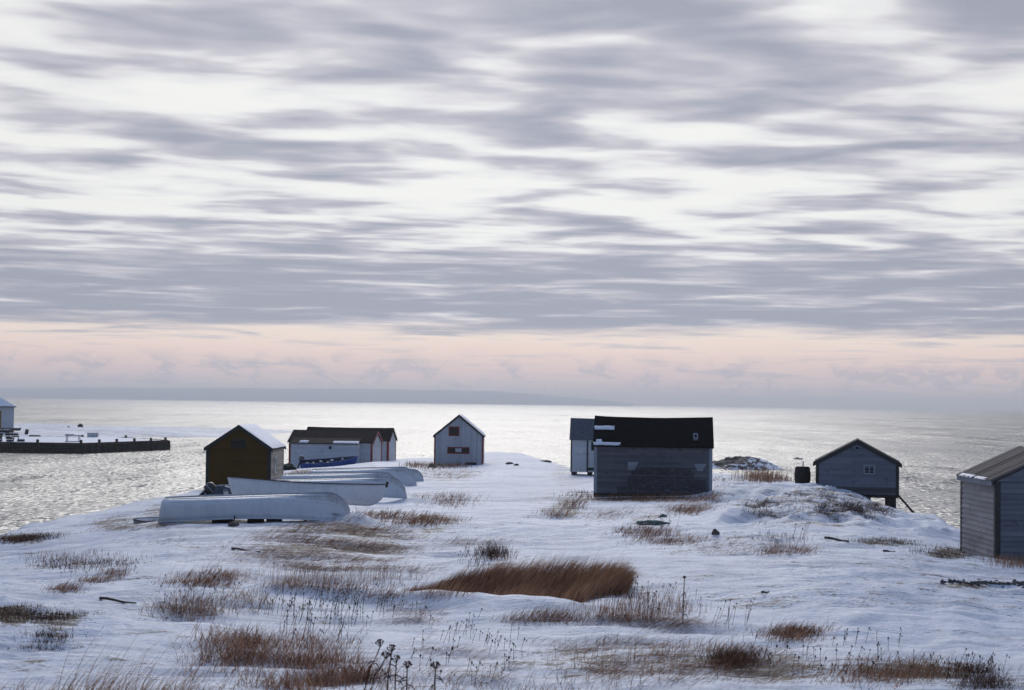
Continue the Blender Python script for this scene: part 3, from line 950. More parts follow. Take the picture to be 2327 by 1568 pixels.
# --- big dark barn
b0 = P(1350.3, 1127, 84)
WB = 5.72
THB = R(5)
HB = P(1350, 1013.5, 84).z - b0.z
r, ro = shed('dark_barn', (b0.x, b0.y, b0.z), -THB, WB, 4.4, HB, 1.36, M['barn_boards'], M['black_roof'], M['pale_board'],
             board=.145, ridge='x', seed=51, corner=.12, eave=.10, rake=.10, th=.08, sag=.07, lap=.030, floor_drop=.5)
r['_ridge'] = 'x'
tag(r, 'big weathered grey barn with a black roof, nearest building in the middle', 'barn')
kb = 84 / FD
def bx(u): return (u - 1350.3) * kb
def bz(v, u=1350): return (1127 - v + (u-1350)*.0135) * kb
# shingled repair covering the lower right of the long wall
rnd = random.Random(5)
sh = MB()
for i in range(17):
    z0 = .06 + i * .083
    xa = bx(1425) if i > 4 else bx(1400 - 0*i)
    xb = bx(1603)
    if i > 10: xa = bx(1425 + (i-10)*4.2)
    x = xa + rnd.uniform(-.05, .05)
    while x < xb:
        w = rnd.uniform(.09, .2); x2 = min(x + w, xb)
        if not (i > 9 and bx(1572) < (x+x2)/2 < bx(1604)) and rnd.random() > .02:
            j = rnd.uniform(0, .008)
            sh.add([(x+.003, -.042-j, z0), (x2-.003, -.042-j, z0), (x2-.003, -.020, z0+.095), (x+.003, -.020, z0+.095), (x+.003, -.012, z0), (x2-.003, -.012, z0)],
                   [(0,1,2,3), (4,5,1,0)], rnd.random())
        x = x2
sh.build('shingle_patch', M['grey_shingle'], r)
for uu in ((1425.5, 1449, 1049.5, 1068), (1575, 1602, 1053.5, 1069.5)):
    pm = MB(); n = 4
    for i in range(n):
        za, zb = bz(uu[3], uu[0]) + (bz(uu[2], uu[0]) - bz(uu[3], uu[0])) * i/n, bz(uu[3], uu[0]) + (bz(uu[2], uu[0]) - bz(uu[3], uu[0])) * (i+1)/n
        ins = .05 * (n-1-i)
        xl = bx(uu[0]) + (ins if uu[0] > 1500 else 0)
        pm.box(xl, -.062, za + .004, bx(uu[1]) - ins, -.015, zb - .004, rnd.random())
    pm.build('bare_board_patch', M['pale_board'], r)
MB().box(-.03, -.05, -.5, WB+.03, .02, .16).build('sill_timber', M['dark_wood'], r)
roof_patch(r, 'roof_snow', M['snow'], slope(r, 0, -.06, .92, .52, .66), 10, 4, .04, 12, .35)
roof_patch(r, 'roof_snow', M['snow'], slope(r, 0, -.06, 1.25, .0, .10), 10, 3, .05, 13, .35)
roof_patch(r, 'roof_snow', M['snow'], slope(r, 0, .06, .34, .08, .20), 5, 3, .05, 14, .35)
# felt patch on the roof and a small square vent
roof_patch(r, 'felt_patch', M['black_roof'], slope(r, 0, .45, 1.72, .12, .45), 6, 4, .012, 15, .02)
q = slope(r, 0, 0, 1, 0, 1)
vt = MB(); xs0, xs1 = bx(1573), bx(1583.5)
pa, na = slope(r, 0, xs0, xs1, .20, .40)(0, 0); pb, _ = slope(r, 0, xs0, xs1, .20, .40)(1, 1)
vt.add([(xs0, pa[1], pa[2]), (xs1, pa[1], pa[2]), (xs1, pb[1], pb[2]), (xs0, pb[1], pb[2]), (xs0, pa[1]-.05, pa[2]+.07), (xs1, pa[1]-.05, pa[2]+.07), (xs1, pb[1]-.05, pb[2]+.07), (xs0, pb[1]-.05, pb[2]+.07)],
       [(3,2,1,0),(4,5,6,7),(0,1,5,4),(1,2,6,5),(2,3,7,6),(3,0,4,7)])
vto = vt.build('roof_vent', M['blue_grey_trim'], r)
c = [Vector(v) for v in ((xs0, pa[1]-.058, pa[2]+.082), (xs1, pa[1]-.058, pa[2]+.082), (xs1, pb[1]-.058, pb[2]+.082), (xs0, pb[1]-.058, pb[2]+.082))]
mid = sum(c, Vector()) / 4
MB().add([mid + (p - mid)*.55 for p in c], [(0,1,2,3)]).build('vent_hole', M['black'], vto)

# --- grey shed on stilts
TH6 = math.atan(.2)
b0 = P(1854.8, 1121.4 - 2.5, 92.4)
W6 = 4.33
H6 = P(1854.8, 1052, 92.4).z - b0.z
r, ro = shed('stilted_grey_shed', (b0.x, b0.y, b0.z), -TH6, W6, 4.2, H6, 1.16, M['blue_grey_boards'], M['dark_roof'], M['black_trim'],
             board=.17, lap=.03, seed=61, corner=.14, eave=.17, rake=.06, th=.10, bargeboard=M['black_trim'], floor_drop=.05)
r['_ridge'] = 'y'
tag(r, 'grey clapboard shed on stilts at the edge of the slope', 'shed')
k6 = W6 / (2033.8 - 1854.8)
window(r, (1961-1854.8)*k6, (1980-1854.8)*k6, H6 - (1072-1052)*k6, H6 - (1057-1052)*k6, 0, M['pale_board'], 1, 'window', fw=.07)
MB().box(W6/2-.08, -.035, H6+.78, W6/2+.06, -.01, H6+.9).build('vent_hole', M['black'], r)
# tarred skirt along the bottom boards
tk = MB()
lap_wall(tk, (.14, -.03, .02), (1,0,0), (0,-1,0), W6-.28, .34, .11, seed=77)
tk.build('skirt_boards', M['grey_shingle'], r)
MB().box(0, .02, -.22, W6, .22, -.055).build('floor_beam', M['dark_wood'], r)
for (x, w, y, dn) in ((3.72, .50, .1, 1.3), (2.62, .26, .3, 1.0), (2.3, .1, .6, .5), (3.7, .4, 3.6, 3.0), (2.4, .25, 3.7, 2.6), (.4, .25, 3.7, 2.2), (.4, .25, .4, .6)):
    MB().box(x, y, -dn, x+w, y+.25, -.23).build('stilt', M['dark_wood'], r)
MB().bar((W6-.02, .3, -.05), (W6+.82, .3, -1.0), .11, .11).build('brace', M['dark_wood'], r)

# --- barrel
b0 = P(1823.5, 1099, 94)
R_ = 37/2/FD*94
br = empty('barrel', (b0.x, b0.y, b0.z - .06))
tag(br, 'dark wooden barrel standing left of the stilted shed', 'barrel')
prof = [(R_*.86, 0), (R_*.94, .18), (R_*1.0, .38), (R_*1.0, .56), (R_*.94, .76), (R_*.855, .98)]
MB().lathe(prof, 22).build('staves', M['barrel'], br)
for z, rr in ((.08, .91), (.28, .985), (.66, .985), (.88, .92)):
    MB().lathe([(R_*rr+.012, z-.025), (R_*rr+.016, z), (R_*rr+.012, z+.025)], 22).build('hoop', M['iron'], br)
MB().lathe([(R_*.80, .985), (R_*.80, .995)], 22).build('lid', M['barrel'], br)
MB().tube([(.02, 0, .9), (.03, 0, 1.30)], .028).build('stick', M['dark_wood'], br)

# --- big shed at the right edge of the frame
b0 = P(2262.5, 1277.5, 50)
H7 = 5.88 - b0.z + .02
W7 = 3.6
r, ro = shed('silver_grey_shed', (b0.x, b0.y, b0.z), 0, W7, 3.8, H7, .84, M['front_boards'], M['board_roof'], M['brown_trim'],
             board=.155, lap=.032, seed=71, corner=.13, eave=.14, rake=.05, th=.07, side_wall=M['silver_boards'], floor_drop=.4)
r['_ridge'] = 'y'
tag(r, 'large silver-grey clapboard shed with a board roof, cut off at the right edge', 'shed')
MB().box(-.145, -.03, H7-.13, -.115, 3.85, H7+.015).build('fascia', M['blue_grey_trim'], r)
sl = .84/(W7/2)
# plain upper gable boards sheltered under the rake
roof_patch(r, 'roof_snow', M['snow'], slope(r, 0, .5, 1.8, -.02, .05), 10, 3, .03, 21, .3)
roof_patch(r, 'roof_snow', M['snow'], slope(r, 0, 2.0, 3.6, -.02, .07), 10, 3, .03, 22, .3)

# weathered boards running up both slopes of that roof
for side in (0, 1):
    rb = MB(); rnd = random.Random(91+side); y = -.06
    while y < 3.86:
        w = rnd.uniform(.12, .22); y2 = min(y + w, 3.87); q = slope(r, side, y, y2, -.01, 1.0); j = rnd.uniform(.004, .022)
        cs = []
        for (a, b_) in ((0,0),(1,0),(1,1),(0,1)):
            p, nr = q(a, b_); cs.append(Vector(p) + Vector(nr)*j + Vector((0, (.006 if a == 0 else -.006), 0)))
        lo = [c - Vector((0,0,j+.004)) for c in cs]
        f = [(0,1,2,3),(0,4,5,1),(1,5,6,2),(2,6,7,3),(3,7,4,0)]
        rb.add(cs + lo, f if side else [t_[::-1] for t_ in f], rnd.random()); y = y2
    rb.build('roof_boards', M['board_roof'], r)
# ------------------------------------------------------------------ boats
SEC_FLAT = [(0,0),(.22,.006),(.45,.02),(.62,.04),(.74,.075),(.83,.135),(.89,.22),(.93,.34),(.96,.52),(.98,.75),(1,1)]
def hull_points(L, B, d0, dm, d1):
    ts = list(np.linspace(0, .82, 20)) + list(1 - .18*(1-np.linspace(0, 1, 15)[1:])**1.6)
    rows = []
    for t in ts:
        b = B/2 * (1 - .20*((.4-t)/.4)**2) if t < .4 else B/2 * max(1 - ((t-.4)/.6)**2.5, 0)**.85
        zs = d0 + (dm-d0)*sst(t/.4) if t < .4 else dm + (d1-dm)*((t-.4)/.6)**1.9
        q = max((t-.87)/.13, 0)
        zk = zs * (1 - math.sqrt(max(1 - q**2.0, 0))) if q > 0 else 0
        w = sst((t-.55)/.45)
        row = []
        for i, (fy, fz) in enumerate(SEC_FLAT):
            s = i/(len(SEC_FLAT)-1)
            y = fy*(1-w) + (s**.85)*w; z = fz*(1-w) + (s**1.15)*w
            row.append((L*t - (.10*(1-z)*0), b*y, zk + (zs-zk)*z))
        rows.append(row)
    return ts, rows
def sst(t): t = min(max(t, 0), 1); return t*t*(3-2*t)

def boat(name, label, loc, L, B, d0, dm, d1, rz=0, ry=0, rx=0, inverted=False, hull=None, bottom=None, gun=None, inside=None,
         thwarts=0, keel=True, rake=.0, gw=.055, group=None, stem=True):
    root = empty(name, loc, rz, rx, ry)
    tag(root, label, 'boat', group)
    ts, rows = hull_points(L, B, d0, dm, d1)
    m = len(SEC_FLAT)
    def T(p):
        x, y, z = p
        x = x - rake*z/d0*(1 - x/L)
        return (x, -y, d1 - z) if inverted else (x, y, z)
    def shell(off):
        V, F = [], []
        for row in rows:
            for sgn in (1, -1):
                for (x, y, z) in row:
                    yy = max(y - off, 0); V.append(T((max(x, off) if x < L*.5 else x - off*1.5*(x/L)**8, sgn*yy, min(z + off*(1 if z < .5*d0 else .2), z+off))))
        st = 2*m
        for i in range(len(rows)-1):
            for h in (0, 1):
                for j in range(m-1):
                    a = i*st + h*m + j
                    q = (a, a+1, a+st+1, a+st)
                    F.append(q if (h == 0) else q[::-1])
        # transom
        for j in range(m-1):
            F.append((j, m+j, m+j+1, j+1))
        return V, F
    V, F = shell(0)
    o = mesh_obj('hull', V, F, hull, root, True)
    sm = o.modifiers.new('thickness', 'SOLIDIFY'); sm.thickness = .02; sm.offset = 0
    if bottom:
        o.data.materials.append(bottom)
        st = 2*m; k = 0
        for p in o.data.polygons:
            js = [v % m for v in p.vertices]
            if max(js) <= 4 and (p.index < (len(rows)-1)*2*(m-1)): p.material_index = 1
    if inside:
        V2, F2 = shell(.03)
        mesh_obj('lining', V2, [f[::-1] for f in F2], inside, root, True)
    for sgn in (1, -1):
        pts = [T((r[-1][0], sgn*(r[-1][1] + .012), r[-1][2])) for r in rows]
        MB().tube(pts, gw/2, 6).build('gunwale', gun or hull, root, True)
    e = rows[0][-1]
    MB().bar(T((e[0], -e[1], e[2])), T((e[0], e[1], e[2])), gw, gw).build('transom_rail', gun or hull, root)
    if keel:
        pts = [T((r[0][0], 0, r[0][2] - .02)) for r in rows if r[0][0] < L*.997]
        MB().tube(pts, .028, 5).build('keel', bottom or hull, root, True)
    for j in ((2, 5) if inverted else (6,)):
        for sgn in (1, -1):
            pts = [T((r[j][0], sgn*(r[j][1] + .004), r[j][2] - (.012 if j < 4 else 0))) for r in rows if .02*L < r[0][0] < L*.93]
            MB().tube(pts, .020 if j < 4 else .014, 5).build('runner' if j < 4 else 'rubbing_strake', bottom or hull, root, True)
    if not inverted:
        st = rows[-1]; xs = L
        if stem: MB().bar((L-.02, 0, d1-.12), (L+.01, 0, d1+.10), .09, .10).build('stem_head', gun or hull, root)
        for i in range(thwarts):
            t = .22 + .52*i/max(thwarts-1, 1)
            k = min(range(len(ts)), key=lambda q: abs(ts[q]-t)); r = rows[k]
            z = r[-1][2]*.74; b = r[-3][1]
            MB().box(L*t-.11, -b+.03, z-.02, L*t+.11, b-.03, z+.02).build('thwart', inside or hull, root)
    return root, rows

def outboard(root, d0, big=1.0, tilt=55, y=0.0):
    """Tilted-up outboard on the transom: cowl, leg and propeller as one part with sub-parts."""
    mt = Matrix.Translation((-.02, y, d0+.02)) @ Matrix.Rotation(R(tilt), 4, 'Y')
    S = big
    def tr(vs): return [mt @ (Vector(v)*S) for v in vs]
    cl = MB()
    prof = [(-.20,-.13,.14),(-.24,-.15,.17),(-.24,-.15,.30),(-.22,-.145,.46),(-.16,-.11,.56),(-.07,-.05,.585)]
    vs, n = [], 14
    for (x0, y0, z) in prof:
        for k in range(n):
            a = 2*math.pi*k/n
            cx, cy = math.cos(a), math.sin(a)
            vs.append((abs(x0)*math.copysign(abs(cx)**.6, cx), abs(y0)*math.copysign(abs(cy)**.6, cy), z))
    fs = [(i*n+k, i*n+(k+1)%n, (i+1)*n+(k+1)%n, (i+1)*n+k) for i in range(len(prof)-1) for k in range(n)] + [tuple(range(n))[::-1], tuple((len(prof)-1)*n+k for k in range(n))]
    lg = MB()
    V = []
    for (x0, x1, yy, z) in ((-.10,.10,.09,.14),(-.09,.08,.06,-.05),(-.07,.06,.045,-.45),(-.07,.07,.05,-.62),(-.05,.04,.02,-.80)):
        V += [(x0,-yy,z),(x1,-yy,z),(x1,yy,z),(x0,yy,z)]
    F = [(i*4+k, (i+1)*4+k, (i+1)*4+(k+1)%4, i*4+(k+1)%4) for i in range(4) for k in range(4)] + [(0,1,2,3),(19,18,17,16)]
    lg.add(tr(V), F)
    lg.add(tr([(-.18,-.07,-.50),(.12,-.07,-.50),(.12,.07,-.50),(-.18,.07,-.50),(-.18,-.07,-.53),(.12,-.07,-.53),(.12,.07,-.53),(-.18,.07,-.53)]), [(0,1,2,3),(7,6,5,4),(0,4,5,1),(1,5,6,2),(2,6,7,3),(3,7,4,0)])
    leg = lg.build('outboard_motor', M['motor_dark'], root)
    cl.add(tr(vs), fs); cl.build('cowl', M['motor'], leg, True)
    bd = MB(); bd.add(tr([(x*1.012, y*1.012, z) for (x, y, z) in vs[2*n:3*n]] + [(x*1.012, y*1.012, z+.05) for (x, y, z) in vs[2*n:3*n]]), [(k, (k+1)%n, n+(k+1)%n, n+k) for k in range(n)])
    bd.build('cowl_stripe', M['crate_grey'], leg)
    pr = MB()
    for k in range(3):
        a = 2*math.pi*k/3
        c, s_ = math.cos(a), math.sin(a)
        pr.add(tr([(-.10, 0, -.62), (-.13, .10*c-.04*s_, -.62+.10*s_+.04*c), (-.11, .14*c, -.62+.14*s_), (-.08, .10*c+.04*s_, -.62+.10*s_-.04*c)]), [(0,1,2,3)])
    pr.build('propeller', M['motor_dark'], leg)
    MB().add(tr([(.05,-.16,.16),(.12,-.16,.16),(.12,.16,.16),(.05,.16,.16),(.05,-.16,-.18),(.12,-.16,-.18),(.12,.16,-.18),(.05,.16,-.18)]), [(0,1,2,3),(7,6,5,4),(0,4,5,1),(1,5,6,2),(2,6,7,3),(3,7,4,0)]).build('clamp', M['motor_dark'], leg)
    return leg

BG = 'boats laid up on the snow'
# nearest overturned boat
p0 = P(367, 1191, 60.3)
L1 = 6.63; d0, dm, d1 = .76, .70, 1.06
g0 = p0.z
a1 = math.atan((d1-d0)/L1)
b1, rows = boat('overturned_boat', 'nearest overturned white boat with small black lettering at its bow, propped on blocks', (p0.x, 61.15, max(g0, gz(p0.x+.3, 60.6)) - (d1-d0) + .08), L1, 1.70, d0, dm, d1,
             rz=0, ry=-a1, rx=R(4), inverted=True, hull=M['hull_white'], bottom=M['hull_bottom'], group=BG, rake=.14, gw=.05)
bpy.context.view_layer.update()
# faded registration and a blue scuff on the near bow
def on_hull(root, rows, inverted, t, hfrac, L, d1, side=-1, off=.012):
    """Point and tangent frame on the near side of an overturned hull; hfrac 0 at the gunwale, 1 at the keel."""
    ts = [r[0][0]/L for r in rows]
    def pt(t, h):
        i = max(k for k in range(len(ts)) if ts[k] <= t+1e-6); i = min(i, len(ts)-2); a = (t-ts[i])/(ts[i+1]-ts[i])
        def on(row):
            zs = [q[2] for q in row]; ys = [q[1] for q in row]
            z = zs[-1] + (zs[0]-zs[-1])*h
            y = np.interp(z, zs, ys); return row[0][0], float(y), z
        q0, q1 = on(rows[i]), on(rows[i+1])
        x, y, z = [q0[k]*(1-a) + q1[k]*a for k in range(3)]
        return Vector((x, -y, d1 - z))
    p = pt(t, hfrac); px = (pt(t+.02, hfrac) - pt(t-.02, hfrac)).normalized(); pz = (pt(t, hfrac+.04) - pt(t, hfrac-.04)).normalized()
    n = px.cross(pz).normalized()
    if n.y > 0: n = -n
    return p + n*off, px, pz, n
def lettering(root, rows, text, t, h, size, mat, name, L, d1, quad=None):
    p, px, pz, n = on_hull(root, rows, True, t, h, L, d1)
    pz = n.cross(px)
    if pz.z < 0: pz = -pz
    if quad:
        w, hh = quad; rnd = random.Random(4); V = []
        ring = [(math.cos(a)*w*(.8+.3*rnd.random()), math.sin(a)*hh*(.7+.5*rnd.random())) for a in np.linspace(0, 2*math.pi, 15)[:-1]]
        for sgn in (-.6, 1):
            for a, b in ring: V.append(p + px*a + pz*b + n*.006*sgn)
        k = len(ring)
        return mesh_obj(name, V, [tuple(range(k, 2*k))] + [(i, (i+1) % k, k+(i+1) % k, k+i) for i in range(k)], mat, root)
    cu = bpy.data.curves.new('lettering', 'FONT'); cu.body = text; cu.size = size; cu.extrude = .004; cu.space_character = 1.05
    ob = bpy.data.objects.new('tmp', cu); COL.objects.link(ob)
    dg = bpy.context.evaluated_depsgraph_get(); me = bpy.data.meshes.new_from_object(ob.evaluated_get(dg))
    bpy.data.objects.remove(ob)
    for v in me.vertices:
        c = v.co.copy(); v.co = p + px*c.x + pz*c.y + n*(c.z+.004)
    me.materials.clear(); me.materials.append(mat)
    o = bpy.data.objects.new(name, me); COL.objects.link(o); o.parent = root
    return o
lettering(b1, rows, '1764 × ~', .895, .20, .115, M['ink'], 'registration_number', L1, d1)
lettering(b1, rows, '', .925, .05, 0, M['blue_mark'], 'blue_mark', L1, d1, quad=(.17, .06))

def block(u0, u1, v, Y, h, d=.4, label='', rz=0):
    x0 = (u0-CU)/FD*Y; x1 = (u1-CU)/FD*Y
    Y = Y + .62
    z = gz((x0+x1)/2, Y)
    o = MB().box(-(x1-x0)/2, -d/2, -.15, (x1-x0)/2, d/2, h).build('wooden_block', M['dark_wood'])
    o.location = ((x0+x1)/2, Y, z); o.rotation_euler = (0, 0, rz)
    bv = o.modifiers.new('bevel', 'BEVEL'); bv.width = .015
    tag(o, label, 'block', 'blocks propping the nearest overturned boat')
block(484, 505, 1181, 60.4, .22, label='low dark block under the boat, closest to its square stern')
block(506, 529, 1181, 60.4, .26, label='small dark block second from the stern, beside the thin prop stick')
block(565, 600, 1181, 60.4, .36, label='wide dark block under the middle of the boat, just right of the prop stick')
block(608, 642, 1181, 60.4, .36, label='wide dark block under the boat on the bow side of the middle gap')
px_, pz_ = (536-CU)/FD*60.2, 0
st = MB().tube([(0,0,-.1),(.08,0,.36)], .022).build('prop_stick', M['dark_wood']); st.location = (px_, 60.2, gz(px_, 60.2))
tag(st, 'thin leaning stick propping the overturned boat between two blocks', 'stick')

# upright white boat behind it
ps = P(522, 1088.5, 66.5); pb = P(868, 1104, 65.5)
d0, dm, d1 = .66, .64, .86
L2_ = 5.95
pit = math.atan2((ps.z - d0) - (pb.z - d1), L2_)
b2, _ = boat('upright_boat', 'white open boat standing upright with a thin dark gunwale, between the overturned ones', (ps.x+.12, 67.1, ps.z - d0), L2_, 1.65, d0, dm, d1, rz=R(-4), ry=pit, rx=R(-7),
             hull=M['hull_white'], gun=M['gunwale_brown'], inside=M['hull_grey'], thwarts=3, rake=.22, gw=.045, group=BG)

# grey skiff with outboard
ps = P(463, 1138, 73)
b3, _ = boat('grey_skiff', 'open grey skiff with a tilted outboard motor, partly hidden behind the white boats', (ps.x, 73.4, ps.z-.20), 4.1, 1.75, .56, .50, .62, rz=R(13), ry=R(-3.5), rx=R(17),
             hull=M['hull_grey'], gun=M['crate_grey'], inside=M['hull_grey'], thwarts=3, gw=.06, group=BG)
outboard(b3, .55, .92, 50)
pk = MB().bar((.9, .55, .60), (2.1, -.55, .52), .14, .035).build('loose_plank', M['crate_grey'], b3)

# overturned boats further back
for (nm, u, v, Y, L, B, d, yaw, lift, label) in (
    ('overturned_boat', 925, 1128, 78, 6.5, 1.75, (.70, .66, .98), -16, .32, 'overturned white boat with its bow on the drift just behind the upright boat'),
    ('overturned_boat', 906, 1112, 93, 6.3, 1.7, (.66, .64, 1.0), -6, .25, 'overturned white boat third from the front, mostly hidden by the one before it'),
    ('overturned_boat', 947, 1106, 99.5, 6.2, 1.8, (.70, .68, 1.08), -8, .25, 'overturned white boat with the highest rounded back, second farthest of the row'),
    ('overturned_boat', 963, 1096, 107, 5.6, 1.6, (.55, .54, .75), -5, .1, 'farthest overturned white boat, only its bow showing past the others')):
    pb = P(u, v, Y); d0, dm, d1 = d
    c, s_ = math.cos(R(yaw)), math.sin(R(yaw))
    x0, y0 = pb.x - L*c, pb.y - L*s_
    gzs = gz(x0, y0)
    z0 = pb.z + .0
    a = math.atan2((gz(pb.x, pb.y)) - (gzs + lift - (d1-d0)), L)
    rt, _ = boat(nm, label, (x0, y0, gz(pb.x, pb.y) - L*math.sin(a)), L, B, d0, dm, d1, rz=R(yaw), ry=-a, rx=R(4), inverted=True, hull=M['hull_white'], bottom=M['hull_bottom'], rake=.12, gw=.05, group=BG)

# blue skiff by the long white shed
ps = P(683, 1064, 145); pb = P(815, 1036, 146)
d0, dm, d1 = .58, .56, .78
L5 = (pb.x - ps.x)
pit = -math.atan2((pb.z - d1) - (ps.z - .05), L5)
b5, _ = boat('blue_skiff', 'blue open skiff with snow on its seats, pulled up against the white lean-to', (ps.x, 145.3, ps.z - .05), L5, 1.45, d0, dm, d1, rz=R(5), ry=pit, rx=R(13),
             hull=M['hull_blue'], gun=M['hull_blue'], inside=M['hull_blue_inside'], thwarts=3, gw=.05)
outboard(b5, .58, .95, 25)
for (x, y, z, r_) in ((.55, .2, .34, .13), (1.7, .25, .42, .13), (2.65, .25, .45, .15), (3.55, .2, .52, .10)):
    sb = MB(); sb.lathe([(r_, 0), (r_*.95, .06), (r_*.6, .12), (r_*.1, .15)], 10); ob = sb.build('snow_lump', M['snow'], b5, True); ob.location = (x, y, z)

# old half-buried punt left of the nearest boat
ps = P(376, 1176, 65)
b6, _ = boat('old_punt', 'weathered grey punt nearly buried in snow at the stern of the nearest overturned boat', (ps.x+.55, 65.2, gz(ps.x, 65.2)-.33), 1.75, .8, .42, .40, .44, rz=R(188), ry=R(2), rx=R(-8),
             hull=M['pale_board'], gun=M['old_wood'], inside=M['snow'], thwarts=0, gw=.06, keel=False, stem=False)

# ------------------------------------------------------------------ rocks
def rock(name, loc, sx, sy, sz, mat, seed, label=None, cat='rock', group=None, sub=3, snowy=None, parent=None):
    bm = bmesh.new(); bmesh.ops.create_icosphere(bm, subdivisions=sub, radius=1)
    from mathutils import noise as mn
    for v in bm.verts:
        q = v.co * 1.3 + Vector((seed*3.1, seed*1.7, seed))
        d = 1 + .35*mn.noise(q) + .18*mn.noise(q*2.3) + .1*abs(mn.noise(q*5))
        c = v.co*d
        c.z = max(c.z, -.5)
        v.co = Vector((c.x*sx, c.y*sy, c.z*sz))
    me = bpy.data.meshes.new(name); bm.to_mesh(me); bm.free()
    me.materials.append(mat)
    o = bpy.data.objects.new(name, me); COL.objects.link(o); o.location = loc
    if label: tag(o, label, cat, group)
    if parent: o.parent = parent
    return o

def islet(name, label, u0, u1, vt, vb, Y, depth, seed, bare_left=True):
    W = (u1-u0)/FD*Y; cx = ((u0+u1)/2-CU)/FD*Y
    hgt = 8 - (Y+depth*.5)*(vt - (900+.01332*(u0+u1)/2))/FD
    nx, ny = 150, 110
    X, Yg = np.meshgrid(np.linspace(-.62, .62, nx), np.linspace(-.62, .62, ny), indexing='ij')
    r = np.sqrt(X**2 + Yg**2)*2
    r = r + (fbm(X*5+seed, Yg*5, seed, 4)-.5)*.55
    prof = 1 - sstep(.35, 1.05, r)
    peak = np.exp(-((X+.02)/.30)**2)*.45 + .62
    ridg = fbm(X*9+seed, Yg*6, seed+5, 5); st = np.abs(2*fbm(X*6+Yg*5, Yg*9, seed+9, 4)-1)
    crag = np.floor((ridg + .35*st)*7)/7
    Z = .80*hgt*(prof**.8*peak*(.55+.35*ridg+.30*crag) + prof*(st-.4)*.42) - .35*(1-prof)
    sn = sstep(-.05, .22, X + .15*Yg + (ridg-.5)*.8) if bare_left else np.ones_like(X)*.5
    sn = np.maximum(sn, .85*(Yg < -.12 + .25*(ridg-.5)))
    # the bald slab on top to the left keeps no snow
    sn = sn - 1.2*np.exp(-((X+.14)/.17)**2 - ((Yg-.12)/.3)**2)
    V = np.stack([X*W, Yg*depth, Z], -1).reshape(-1, 3)
    idx = np.arange(nx*ny).reshape(nx, ny)
    q = np.stack([idx[:-1,:-1], idx[1:,:-1], idx[1:,1:], idx[:-1,1:]], -1).reshape(-1, 4)
    o = big_mesh(name, V, q, M['rock_snow'], False, {'snowy': ('POINT', sn.ravel())})
    o.location = (cx, Y, 0)
    tag(o, label, 'rock')
islet('rocky_islet', 'large rocky islet streaked with snow in the water right of the dark barn', 1588, 1806, 1030, 1066, 222, 17, 3)
islet('low_rock', 'small low rock awash beside the rocky islet, towards the stilted shed', 1798, 1834, 1037, 1042, 262, 5, 8, False)

dk = M['rock']
for (nm, u, v, w, h, lab, sd) in (
    ('boulder', 1627, 1216, .11, .17, 'dark lump added for the shade in the hollow below the barn, right of the green net', 2),  # rock lump added to stand in for a dark, shaded snow hollow
    ('stone', 532, 1195, .19, .13, 'small snow-dusted stone in front of the nearest overturned boat', 5),
    ('stone', 691, 1186, .06, .06, 'tiny dark stone on the snow by the bow of the nearest overturned boat', 6),
    ('stone', 2197, 1254, .22, .16, 'dark stone at the foot of the silver-grey shed', 9),
    ('stone', 984, 1063, .35, .30, 'dark stone against the left corner of the white gable shed', 12)):
    g = ground_at(u, v)
    if g: rock(nm, g, w, w*.8, h, dk, sd, lab)
# outcrops on the back slope behind the white gable shed
for i, (u, v, w, h, lab) in enumerate(((1157, 1056, .34, .16, 'dark outcrop on the snowy knoll beside the white gable shed'), (1176, 1058, .22, .14, 'smaller dark outcrop at the right foot of the snowy knoll'),
                          (1238, 1050, .6, .14, 'long dark outcrop on the far shore crest between two white sheds'))):
    g = ground_at(u, v)
    if g: rock('outcrop', g, w, w*.6, h, dk, 20+i, lab)
# strip of shingle at the lower right
rs = MB(); rr = random.Random(8); bm_parts = []
V, F = [], []
for i in range(190):
    u = rr.uniform(2140, 2345); t = (u-2140)/200
    v = 1324 + 6*t + rr.gauss(0, 2.2) * (0.6+t)
    g = ground_at(u, v)
    if not g: continue
    s_ = rr.uniform(.02, .055); n0 = len(V)
    pts = [(-1,0,0),(1,0,0),(0,-1,0),(0,1,0),(.1,.1,1),(0,0,-1)]
    V += [g + Vector((p[0]*s_*rr.uniform(.8,1.8), p[1]*s_*rr.uniform(.7,1.2), p[2]*s_*rr.uniform(.6,1.2))) for p in pts]
    F += [(n0+a, n0+b, n0+c) for a, b, c in ((0,2,4),(2,1,4),(1,3,4),(3,0,4),(2,0,5),(1,2,5),(3,1,5),(0,3,5))]
o = mesh_obj('shingle', V, F, dk); o['kind'] = 'stuff'; o['label'] = 'strip of dark shingle lying across the snow below the silver-grey shed'; o['category'] = 'stones'

# green net heap under snow
g = ground_at(1478, 1188)
nt = rock('fishing_net_heap', g - Vector((0,0,.06)), .55, .35, .13, M['net'], 31, 'heap of green fishing net poking through the snow below the barn', 'net', sub=4)
g = ground_at(1505, 1176)
rock('fishing_net_heap', g - Vector((0,0,.03)), .17, .18, .13, M['net'], 33, 'small bright green bundle of net just behind the bigger net heap', 'net', sub=4)

# black scrap between the ochre shed and the blue skiff
g = P(652, 1064, 141)
rock('scrap_heap', (g.x, 141, gz(g.x, 141)), .8, .6, .55, M['black'], 37, 'black scrap heap between the ochre shed and the blue skiff', 'heap', sub=4)

